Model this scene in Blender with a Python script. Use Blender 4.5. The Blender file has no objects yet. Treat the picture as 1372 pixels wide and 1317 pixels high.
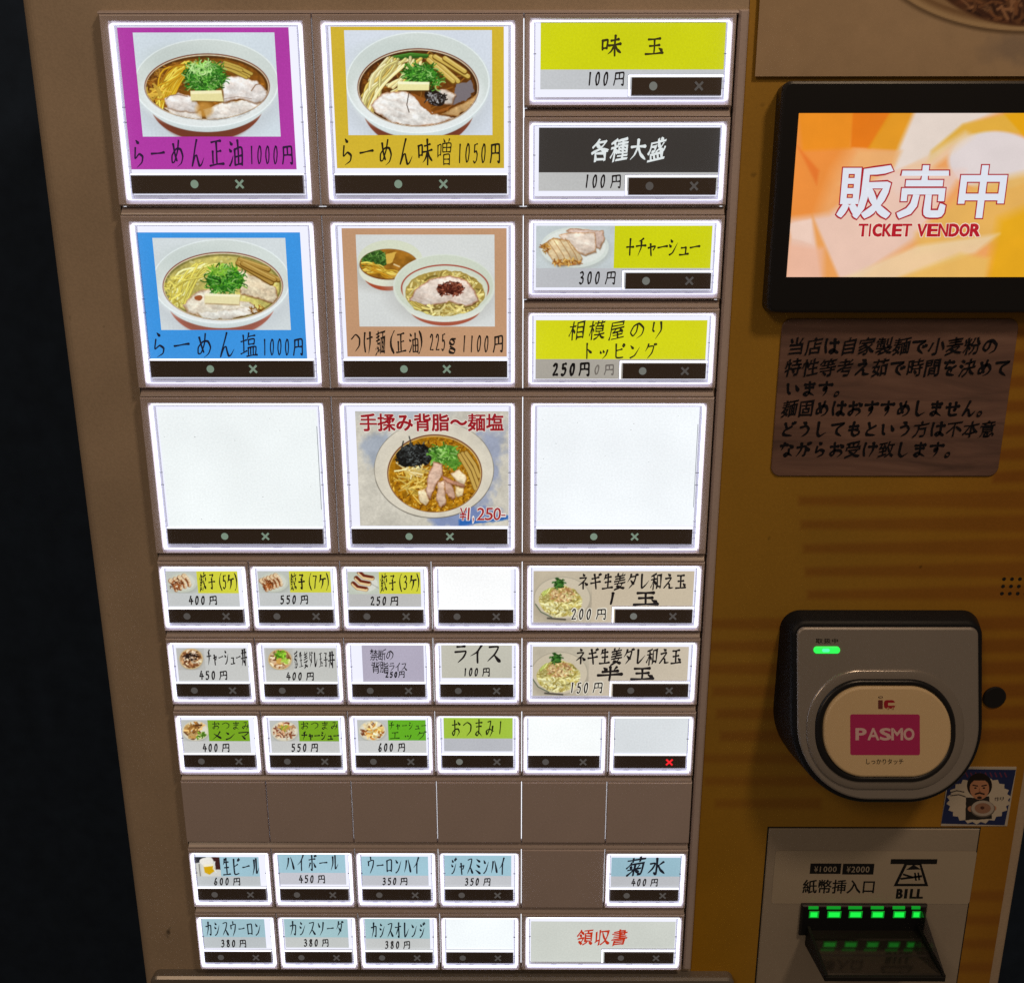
import bpy, math, random
import numpy as np

# ------------------------------------------------------------------ camera, world, lamps, exposure
SC = bpy.context.scene
COL = SC.collection
CAM_LOC = np.array([.0413175, -.3973783, .1421860])
CAM_ROT = (1.32471146, 0.0000082, .0034072)
F_PX = 1142.0
cam = bpy.data.cameras.new('camera')
cam_ob = bpy.data.objects.new('camera', cam)
COL.objects.link(cam_ob)
cam_ob.location = CAM_LOC
cam_ob.rotation_euler = CAM_ROT
cam.sensor_fit = 'HORIZONTAL'
cam.sensor_width = 36
cam.lens = 36 * F_PX / 1372
cam.clip_start = .01
cam.clip_end = 50
SC.camera = cam_ob

world = bpy.data.worlds.new('World')
SC.world = world
world.use_nodes = True
bgn = world.node_tree.nodes['Background']
bgn.inputs[0].default_value = (1.0, .71, .47, 1)
bgn.inputs[1].default_value = .060

def area(name, loc, target, size, power, col):
    l = bpy.data.lights.new(name, 'AREA')
    l.shape = 'DISK'
    l.size = size
    l.energy = power
    l.color = col
    o = bpy.data.objects.new(name, l)
    COL.objects.link(o)
    o.location = loc
    d = np.array(target) - np.array(loc)
    from mathutils import Vector
    o.rotation_euler = Vector(d).to_track_quat('-Z', 'Y').to_euler()
    return o
area('ceiling_lamp', (.50, -.52, .88), (.15, 0, .10), .14, 2.35, (1.0, .71, .46))
area('room_lamp', (-.9, -1.6, 1.3), (0, 0, .1), .5, 4.5, (1.0, .72, .48))

SC.view_settings.view_transform = 'Standard'
SC.view_settings.look = 'None'
SC.view_settings.exposure = 0
SC.view_settings.gamma = 1
SC.view_settings.use_curve_mapping = False
SC.cycles.use_denoising = False
SC.cycles.max_bounces = 6
SC.cycles.transparent_max_bounces = 12
SC.cycles.sample_clamp_indirect = 3

# ------------------------------------------------------------------ measuring the photograph
def _rot(a, b, c):
    ca, sa, cb, sb, cc, sc = math.cos(a), math.sin(a), math.cos(b), math.sin(b), math.cos(c), math.sin(c)
    return (np.array([[cc, -sc, 0], [sc, cc, 0], [0, 0, 1]]) @ np.array([[cb, 0, sb], [0, 1, 0], [-sb, 0, cb]])
            @ np.array([[1, 0, 0], [0, ca, -sa], [0, sa, ca]]))
RC = _rot(*CAM_ROT)
def at(px, py, d=0.):
    """pixel of the photograph -> (X, V) in mm on the panel plane that stands d mm in front of the button fronts"""
    r = RC @ np.array([(px - 686) / F_PX, -(py - 658.5) / F_PX, -1])
    t = (-d / 1000 - CAM_LOC[1]) / r[1]
    q = CAM_LOC + t * r
    return q[0] * 1000, (.25 - q[2]) * 1000
CROP = {'c11': (120, 0, 310/1372), 'c12': (420, 0, 290/1317), 'c13': (690, 0, 320/1372), 'c21': (150, 280, 290/1372),
        'c22': (430, 280, 280/1372), 'c23': (690, 270, 300/1372), 'c31': (180, 520, 280/1372), 'c32': (440, 520, 280/1372),
        'c33': (690, 520, 290/1372), 'c41': (200, 740, 270/1372), 'c42': (440, 740, 280/1372), 'c43': (690, 740, 280/1372),
        'c61': (210, 940, 260/1372), 'c62': (460, 940, 260/1372), 'c63': (690, 940, 260/1372), 'c81': (170, 1120, 310/1372),
        'c82': (460, 1120, 250/1372), 'c83': (690, 1120, 320/1372),
        'r1': (980, 0, 392/1201), 'r2': (980, 420, 392/1291), 'r3': (1000, 800, 372/1372), 'r4': (990, 1090, 382/1372), 'px': (0, 0, 1)}
TILT = None                                   # (slope, V of the hinge line) while a tilted face is being measured and built
def cat(crop, x, y, d=0.):
    if TILT:
        x0, y0, s = CROP[crop]
        dd = d
        for _ in range(30):
            X, V = at(x0 + x * s, y0 + y * s, dd)
            dd = d + TILT[0] * (V - TILT[1])
        return X, V
    x0, y0, s = CROP[crop]
    return at(x0 + x * s, y0 + y * s, d)
def cat_flat(crop, x, y, d=0.):
    x0, y0, s = CROP[crop]
    return at(x0 + x * s, y0 + y * s, d)
def to_crop(crop, X, V, d):
    P = np.stack([X / 1000, np.full_like(X, -d / 1000), .25 - V / 1000], -1) - CAM_LOC
    q = P @ RC
    px = 686 + F_PX * q[..., 0] / -q[..., 2]
    py = 658.5 - F_PX * q[..., 1] / -q[..., 2]
    x0, y0, s = CROP[crop]
    return (px - x0) / s, (py - y0) / s
def W3(X, V, d=0.):
    return (X / 1000, -d / 1000, .25 - V / 1000)
def lin(c):
    c = np.asarray(c, float) / 255
    return np.where(c <= .04045, c / 12.92, ((c + .055) / 1.055) ** 2.4)

# ------------------------------------------------------------------ mesh collector
WORLD = {}
class MB:
    def __init__(s):
        s.v, s.f, s.m, s.c, s.sm, s.n = [], [], [], [], [], 0
    def add(s, verts, faces, mat=0, col=None, smooth=False):
        verts = np.asarray(verts, float).reshape(-1, 3)
        b = s.n
        s.v.append(verts)
        s.n += len(verts)
        if isinstance(faces, np.ndarray):
            s.f += (faces + b).tolist()
        else:
            s.f += [[i + b for i in f] for f in faces]
        s.m += [mat] * len(faces)
        s.sm += [smooth] * len(faces)
        if col is None:
            col = (1, 1, 1)
        col = np.asarray(col, float)
        if col.ndim == 1:
            col = np.repeat(col[None], len(verts), 0)
        s.c.append(col)
    def quad(s, x0, x1, v0, v1, d, mat=0, col=None):
        s.add([W3(x0, v0, d), W3(x1, v0, d), W3(x1, v1, d), W3(x0, v1, d)], [[3, 2, 1, 0]], mat, col)
    def poly(s, pts, d, mat=0, col=None):
        s.add([W3(x, v, d) for x, v in pts], [list(range(len(pts)))[::-1]], mat, col)
    def box(s, x0, x1, v0, v1, d0, d1, mat=0, col=None, bev=0.):
        b = bev
        R = [[(x0, v0), (x1, v0), (x1, v1), (x0, v1)], [(x0, v0), (x1, v0), (x1, v1), (x0, v1)],
             [(x0 + b, v0 + b), (x1 - b, v0 + b), (x1 - b, v1 - b), (x0 + b, v1 - b)]]
        ds = [d0, d1 - b, d1]
        if b <= 0:
            R = R[:2]
            ds = [d0, d1]
        s.loft(R, ds, mat, col)
    def loft(s, rings, ds, mat=0, col=None, cap=True, smooth=False, back=False):
        """closed outlines (lists of (X,V)), one per depth, bridged; the last is capped"""
        n = len(rings[0])
        V = [W3(x, v, d) for r, d in zip(rings, ds) for x, v in r]
        F = []
        for k in range(len(rings) - 1):
            for i in range(n):
                j = (i + 1) % n
                F.append([k * n + i, (k + 1) * n + i, (k + 1) * n + j, k * n + j])
        s.add(V, F, mat, col, smooth)
        if cap:
            b = (len(rings) - 1) * n
            s.add(V[b:], [list(range(n))[::-1]], mat, col)
        if back:
            s.add(V[:n], [list(range(n))], mat, col)
    def build(s, name, mats, parent=None, origin=None, label=None, color=False):
        V = np.concatenate(s.v)
        if TILT:
            t = np.clip((-V[:, 1] * 1000 - PD) / 20., 0, 1)
            V[:, 1] -= t * TILT[0] * ((.25 - V[:, 2]) * 1000 - TILT[1]) / 1000
        o = np.array(origin) if origin is not None else (V.min(0) + V.max(0)) / 2
        me = bpy.data.meshes.new(name)
        me.from_pydata((V - o).tolist(), [], s.f)
        mats = mats if isinstance(mats, (list, tuple)) else [mats]
        for m in mats:
            me.materials.append(m)
        me.polygons.foreach_set('material_index', s.m)
        me.polygons.foreach_set('use_smooth', s.sm)
        if color:
            a = me.color_attributes.new('print', 'FLOAT_COLOR', 'POINT')
            C = np.concatenate(s.c)
            a.data.foreach_set('color', np.concatenate([C, np.ones((len(C), 1))], 1).ravel().astype(np.float32))
        me.update()
        return place(name, me, o, parent, label)
def place(name, me, o, parent=None, label=None):
    ob = bpy.data.objects.new(name, me)
    COL.objects.link(ob)
    if parent is not None:
        ob.parent = parent
        ob.location = np.array(o) - WORLD[parent]
    else:
        ob.location = o
    WORLD[ob] = np.array(o, float)
    if label:
        ob['label'] = label
    return ob
def rrect(x0, x1, v0, v1, r, n=6, rb=None):
    """rounded rectangle; r for the top corners, rb for the bottom ones"""
    rb = r if rb is None else rb
    pts = []
    for cx, cv, a0, rr in ((x1 - r, v0 + r, -90, r), (x1 - rb, v1 - rb, 0, rb), (x0 + rb, v1 - rb, 90, rb), (x0 + r, v0 + r, 180, r)):
        m = n if rr < 12 else n * 3
        for k in range(m + 1):
            a = math.radians(a0 + 90 * k / m)
            pts.append((cx + rr * math.cos(a), cv + rr * math.sin(a)))
    return pts

# ------------------------------------------------------------------ materials
def pmat(name, col, rough=.5, metal=0., spec=.5, grain=.0, gscale=900, bump=0., attr=None, coat=0., specks=0.):
    m = bpy.data.materials.new(name)
    m.use_nodes = True
    nt = m.node_tree
    b = nt.nodes['Principled BSDF']
    b.inputs['Base Color'].default_value = (*col, 1)
    b.inputs['Roughness'].default_value = rough
    b.inputs['Metallic'].default_value = metal
    b.inputs['Specular IOR Level'].default_value = spec
    b.inputs['Coat Weight'].default_value = coat
    src = None
    if attr:
        a = nt.nodes.new('ShaderNodeAttribute')
        a.attribute_name = attr
        src = a.outputs['Color']
    if grain or bump:
        tc = nt.nodes.new('ShaderNodeTexCoord')
        n1 = nt.nodes.new('ShaderNodeTexNoise')
        n1.inputs['Scale'].default_value = gscale
        n1.inputs['Detail'].default_value = 4
        n2 = nt.nodes.new('ShaderNodeTexNoise')
        n2.inputs['Scale'].default_value = 28
        n2.inputs['Detail'].default_value = 5
        for n in (n1, n2):
            nt.links.new(tc.outputs['Object'], n.inputs['Vector'])
        ad = nt.nodes.new('ShaderNodeMath')
        ad.operation = 'ADD'
        nt.links.new(n1.outputs['Fac'], ad.inputs[0])
        nt.links.new(n2.outputs['Fac'], ad.inputs[1])
        mr = nt.nodes.new('ShaderNodeMapRange')
        mr.inputs['From Min'].default_value = .6
        mr.inputs['From Max'].default_value = 1.4
        mr.inputs['To Min'].default_value = 1 - grain
        mr.inputs['To Max'].default_value = 1 + grain
        nt.links.new(ad.outputs[0], mr.inputs['Value'])
        mx = nt.nodes.new('ShaderNodeVectorMath')
        mx.operation = 'SCALE'
        if src is not None:
            nt.links.new(src, mx.inputs[0])
        else:
            mx.inputs[0].default_value = col
        nt.links.new(mr.outputs[0], mx.inputs['Scale'])
        src = mx.outputs[0]
        if specks:
            n3 = nt.nodes.new('ShaderNodeTexNoise')
            n3.inputs['Scale'].default_value = 95
            n3.inputs['Detail'].default_value = 2
            nt.links.new(tc.outputs['Object'], n3.inputs['Vector'])
            r3 = nt.nodes.new('ShaderNodeMapRange')
            r3.inputs['From Min'].default_value = .735
            r3.inputs['From Max'].default_value = .80
            r3.inputs['To Min'].default_value = 1
            r3.inputs['To Max'].default_value = 1 - specks
            nt.links.new(n3.outputs['Fac'], r3.inputs['Value'])
            x3 = nt.nodes.new('ShaderNodeVectorMath')
            x3.operation = 'SCALE'
            nt.links.new(src, x3.inputs[0])
            nt.links.new(r3.outputs[0], x3.inputs['Scale'])
            src = x3.outputs[0]
        if bump:
            bp = nt.nodes.new('ShaderNodeBump')
            bp.inputs['Strength'].default_value = bump
            bp.inputs['Distance'].default_value = .0002
            nt.links.new(n1.outputs['Fac'], bp.inputs['Height'])
            nt.links.new(bp.outputs['Normal'], b.inputs['Normal'])
    if src is not None:
        nt.links.new(src, b.inputs['Base Color'])
    return m
def emat(name, col, strength, attr=None, grain=0., gscale=1500, rough=.35, uneven=0.):
    """something that gives off light: a lamp, the display, a card lit from behind"""
    m = pmat(name, (0.02, 0.02, 0.02), rough, spec=.35)
    nt = m.node_tree
    b = nt.nodes['Principled BSDF']
    b.inputs['Emission Strength'].default_value = strength
    b.inputs['Emission Color'].default_value = (*col, 1)
    src = None
    if attr:
        a = nt.nodes.new('ShaderNodeAttribute')
        a.attribute_name = attr
        src = a.outputs['Color']
    if grain:
        tc = nt.nodes.new('ShaderNodeTexCoord')
        n1 = nt.nodes.new('ShaderNodeTexNoise')
        n1.inputs['Scale'].default_value = gscale
        n1.inputs['Detail'].default_value = 3
        nt.links.new(tc.outputs['Object'], n1.inputs['Vector'])
        mr = nt.nodes.new('ShaderNodeMapRange')
        mr.inputs['From Min'].default_value = .3
        mr.inputs['From Max'].default_value = .7
        mr.inputs['To Min'].default_value = 1 - grain
        mr.inputs['To Max'].default_value = 1 + grain
        nt.links.new(n1.outputs['Fac'], mr.inputs['Value'])
        mx = nt.nodes.new('ShaderNodeVectorMath')
        mx.operation = 'SCALE'
        if src is not None:
            nt.links.new(src, mx.inputs[0])
        else:
            mx.inputs[0].default_value = col
        nt.links.new(mr.outputs[0], mx.inputs['Scale'])
        src = mx.outputs[0]
    if uneven:
        gm = nt.nodes.new('ShaderNodeNewGeometry')
        n2 = nt.nodes.new('ShaderNodeTexNoise')
        n2.inputs['Scale'].default_value = 24
        n2.inputs['Detail'].default_value = 2
        nt.links.new(gm.outputs['Position'], n2.inputs['Vector'])
        m2 = nt.nodes.new('ShaderNodeMapRange')
        m2.inputs['From Min'].default_value = .3
        m2.inputs['From Max'].default_value = .7
        m2.inputs['To Min'].default_value = 1 - uneven
        m2.inputs['To Max'].default_value = 1 + uneven
        nt.links.new(n2.outputs['Fac'], m2.inputs['Value'])
        x2 = nt.nodes.new('ShaderNodeVectorMath')
        x2.operation = 'SCALE'
        nt.links.new(src, x2.inputs[0])
        nt.links.new(m2.outputs[0], x2.inputs['Scale'])
        src = x2.outputs[0]
    if src is not None:
        nt.links.new(src, b.inputs['Emission Color'])
    return m
def clearmat(name, col, trans, rough=.12):
    m = pmat(name, col, rough, spec=.6)
    nt = m.node_tree
    b = nt.nodes['Principled BSDF']
    t = nt.nodes.new('ShaderNodeBsdfTransparent')
    t.inputs[0].default_value = (.93, .93, 1, 1)
    mx = nt.nodes.new('ShaderNodeMixShader')
    mx.inputs[0].default_value = trans
    nt.links.new(b.outputs[0], mx.inputs[1])
    nt.links.new(t.outputs[0], mx.inputs[2])
    nt.links.new(mx.outputs[0], nt.nodes['Material Output'].inputs['Surface'])
    return m
M_CAB = pmat('cream_painted_steel', (.56, .455, .35), .5, spec=.3, grain=.14, bump=.3, specks=.7)
M_BEZ = pmat('grey_brown_plastic', (.66, .58, .60), .27, spec=.55, grain=.08, bump=.15)
M_RAIL = pmat('grey_brown_rail_plastic', (.56, .49, .49), .28, spec=.5, grain=.08)
M_GAPD = pmat('recess_shade', (.012, .012, .012), .7)  # near-black colour standing for the shade in seams and holes
M_BAR = pmat('smoked_indicator_strip', (.10, .082, .075), .38, spec=.6)
M_MARK = emat('dim_indicator_mark', tuple(lin((122, 142, 124))), 1.0)
M_MARKD = emat('grey_emissive_indicator_mark', tuple(lin((80, 76, 73))), 1.0)  # its grey is put in as emission, though the mark is not lit
M_MARKH = emat('half_dim_indicator_mark', tuple(lin((112, 114, 108))), 1.0)
M_MARKR = emat('red_indicator_mark', (1.0, .02, .03), 1.0)
M_CARD = emat('backlit_printed_card', (1, 1, 1), 1.0, attr='print', grain=.05, gscale=1100, uneven=.05)
M_DIFF = emat('white_backlight_diffuser', (.86, .87, 1.0), 1.02)
M_EDGE = emat('emissive_cover_edge', (.86, .88, 1.0), 2.6)  # emission added to clear plastic so it looks bright and lights the bezel
M_EDGE2 = emat('emissive_lower_edge', (.80, .80, 1.0), 1.5)  # same added emission, weaker, along the cover's bottom edge
M_GLOW = emat('white_backlight', (.92, .94, 1.0), 1.25)
M_CLEAR = clearmat('clear_cover_plastic', (.50, .49, .62), .42)
M_CLEAR2 = clearmat('frosted_cover_plastic', (.50, .48, .55), .28, .2)
M_TICK = pmat('dark_cover_notch', (.10, .10, .13), .5)
M_YEL = pmat('printed_yellow_fascia', (1, 1, 1), .45, spec=.35, grain=.10, attr='print', bump=.15, specks=.45)
M_BLACK = pmat('black_satin_plastic', (.011, .012, .016), .32, spec=.5)
M_BLACK2 = pmat('black_moulded_plastic', (.010, .012, .017), .45, spec=.22, bump=.3, gscale=1500)
M_SILV = pmat('silver_painted_plastic', (.36, .34, .33), .42, metal=.35, spec=.5, grain=.05)
M_SILV2 = pmat('silver_ring_plastic', (.46, .43, .41), .22, metal=.6, spec=.5)
M_PRINT = pmat('printed_surface', (1, 1, 1), .4, spec=.4, grain=.04, attr='print')
M_POSTER = pmat('poster_paper', (1, 1, 1), .6, spec=.25, grain=.05, attr='print')
M_LCD = emat('display_panel', (1, 1, 1), 1.0, attr='print', grain=.03, gscale=4000, rough=.2)
M_GREEN = emat('green_lamp', (.03, 1.0, .10), 1.1)
M_GREENC = emat('green_lamp_core', (.10, 1.0, .40), 1.2)
M_GREEND = emat('green_guide_lamp', (.004, .80, .05), .36)
M_GREENE = emat('green_guide_lamp_core', (.01, 1.0, .07), .95)
M_PLATE = pmat('cream_bill_plate', (.46, .41, .35), .5, spec=.3, grain=.07, bump=.2)
M_CHEEK = pmat('dull_black_plastic', (.014, .014, .014), .65, spec=.25)
M_METAL = pmat('worn_dark_metal', (.11, .10, .092), .10, metal=.85, grain=.15, gscale=500)
M_SMOKE = clearmat('smoked_clear_plastic', (.010, .012, .012), .55, .08)
M_NAVY = pmat('dark_navy_wall_paint', (.024, .044, .085), .75, spec=.2, grain=.25, gscale=60)
M_TRAY = pmat('grey_lower_tray', (.30, .28, .26), .30, metal=.4, grain=.08)

for m in (M_CARD, M_LCD, M_MARK, M_MARKD, M_MARKH, M_MARKR):      # many tiny faces: found by the bounced rays alone, which keeps the grain low
    m.cycles.emission_sampling = 'NONE'
def wood_mat():
    m = bpy.data.materials.new('dark_wood_grain_print')
    m.use_nodes = True
    nt = m.node_tree
    b = nt.nodes['Principled BSDF']
    b.inputs['Roughness'].default_value = .42
    b.inputs['Specular IOR Level'].default_value = .35
    tc = nt.nodes.new('ShaderNodeTexCoord')
    mp = nt.nodes.new('ShaderNodeMapping')
    mp.inputs['Scale'].default_value = (5, 1, 42)
    mp.inputs['Rotation'].default_value = (0, math.radians(6), 0)
    nz = nt.nodes.new('ShaderNodeTexNoise')
    nz.inputs['Scale'].default_value = 2.2
    nz.inputs['Detail'].default_value = 8
    nz.inputs['Roughness'].default_value = .62
    nz.inputs['Distortion'].default_value = .9
    nt.links.new(tc.outputs['Object'], mp.inputs['Vector'])
    nt.links.new(mp.outputs[0], nz.inputs['Vector'])
    r = nt.nodes.new('ShaderNodeValToRGB')
    e = r.color_ramp.elements
    e[0].position, e[0].color = .25, (.10, .066, .064, 1)
    e[1].position, e[1].color = .72, (.33, .205, .170, 1)
    k = e.new(.5)
    k.color = (.235, .142, .122, 1)
    nt.links.new(nz.outputs['Fac'], r.inputs[0])
    nt.links.new(r.outputs[0], b.inputs['Base Color'])
    return m
M_WOOD = wood_mat()

# ------------------------------------------------------------------ glyphs
def load_glyphs(chars):
    obs = []
    for ch in chars:
        cu = bpy.data.curves.new('glyph', 'FONT')
        cu.body = ch
        cu.size = 1
        cu.resolution_u = 3
        cu.fill_mode = 'BOTH'
        cu.dimensions = '2D'
        o = bpy.data.objects.new('glyph', cu)
        COL.objects.link(o)
        obs.append((ch, o, cu))
    dg = bpy.context.evaluated_depsgraph_get()
    dg.update()
    G = {}
    for ch, o, cu in obs:
        me = bpy.data.meshes.new_from_object(o.evaluated_get(dg))
        V = np.zeros(len(me.vertices) * 3)
        me.vertices.foreach_get('co', V)
        V = V.reshape(-1, 3)[:, :2]
        F = [list(p.vertices) for p in me.polygons]
        # weld the points of one outline, then outward normals of the rim
        key = {}
        mp = []
        for p in V:
            k = (round(p[0], 5), round(p[1], 5))
            key.setdefault(k, len(key))
            mp.append(key[k])
        VV = np.array(list(key.keys())) if key else np.zeros((0, 2))
        F = [[mp[i] for i in f] for f in F]
        F = [f for f in F if len(set(f)) == len(f)]
        cnt = {}
        for f in F:
            a = sum(VV[f[i]][0] * VV[f[(i + 1) % len(f)]][1] - VV[f[(i + 1) % len(f)]][0] * VV[f[i]][1] for i in range(len(f)))
            g = f if a > 0 else f[::-1]
            for i in range(len(g)):
                e = (g[i], g[(i + 1) % len(g)])
                if (e[1], e[0]) in cnt:
                    del cnt[(e[1], e[0])]
                else:
                    cnt[e] = 1
        N = np.zeros_like(VV)
        for a, b in cnt:
            t = VV[b] - VV[a]
            n = np.array([t[1], -t[0]]) / (np.hypot(*t) + 1e-9)
            N[a] += n
            N[b] += n
        L = np.hypot(N[:, 0], N[:, 1])[:, None]
        N = N / np.maximum(L, .35)
        G[ch] = (VV, F, N)
        bpy.data.meshes.remove(me)
        bpy.data.objects.remove(o)
        bpy.data.curves.remove(cu)
    return G
ALLTEXT = ('らーめん正油味噌塩つけ麺225g1000円1050円1100(正油)味玉各種大盛+チャーシュー300相模屋のりトッピング250手揉み背脂～麺塩¥1,250-'
           '餃子5ケ7ケ3ケ400550チャーシュー丼葱生姜ダレ玉子丼禁断の背脂ライスおつまみメンマエッグ600生ビールハイボールウーロンハイジャスミンハイ菊水'
           'カシスウーロンカシスソーダカシスオレンジ380領収書ネギ生姜ダレ和え玉半150販売中TICKETVENDOR'
           '当店は自家製麺で小麦粉の特性等考え茹で時間を決めています。麺固めはおすすめしません。どうしてもという方は不本意ながらお受け致します。'
           'PASMOicしっかりタッチ取扱中紙幣挿入口BILL2000¥作')
GL = load_glyphs(sorted(set(ALLTEXT)))
DIG = set('0123456789,-¥()gTICKETVENDORPASMOicBL+')
rt = random.Random(7)
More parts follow.
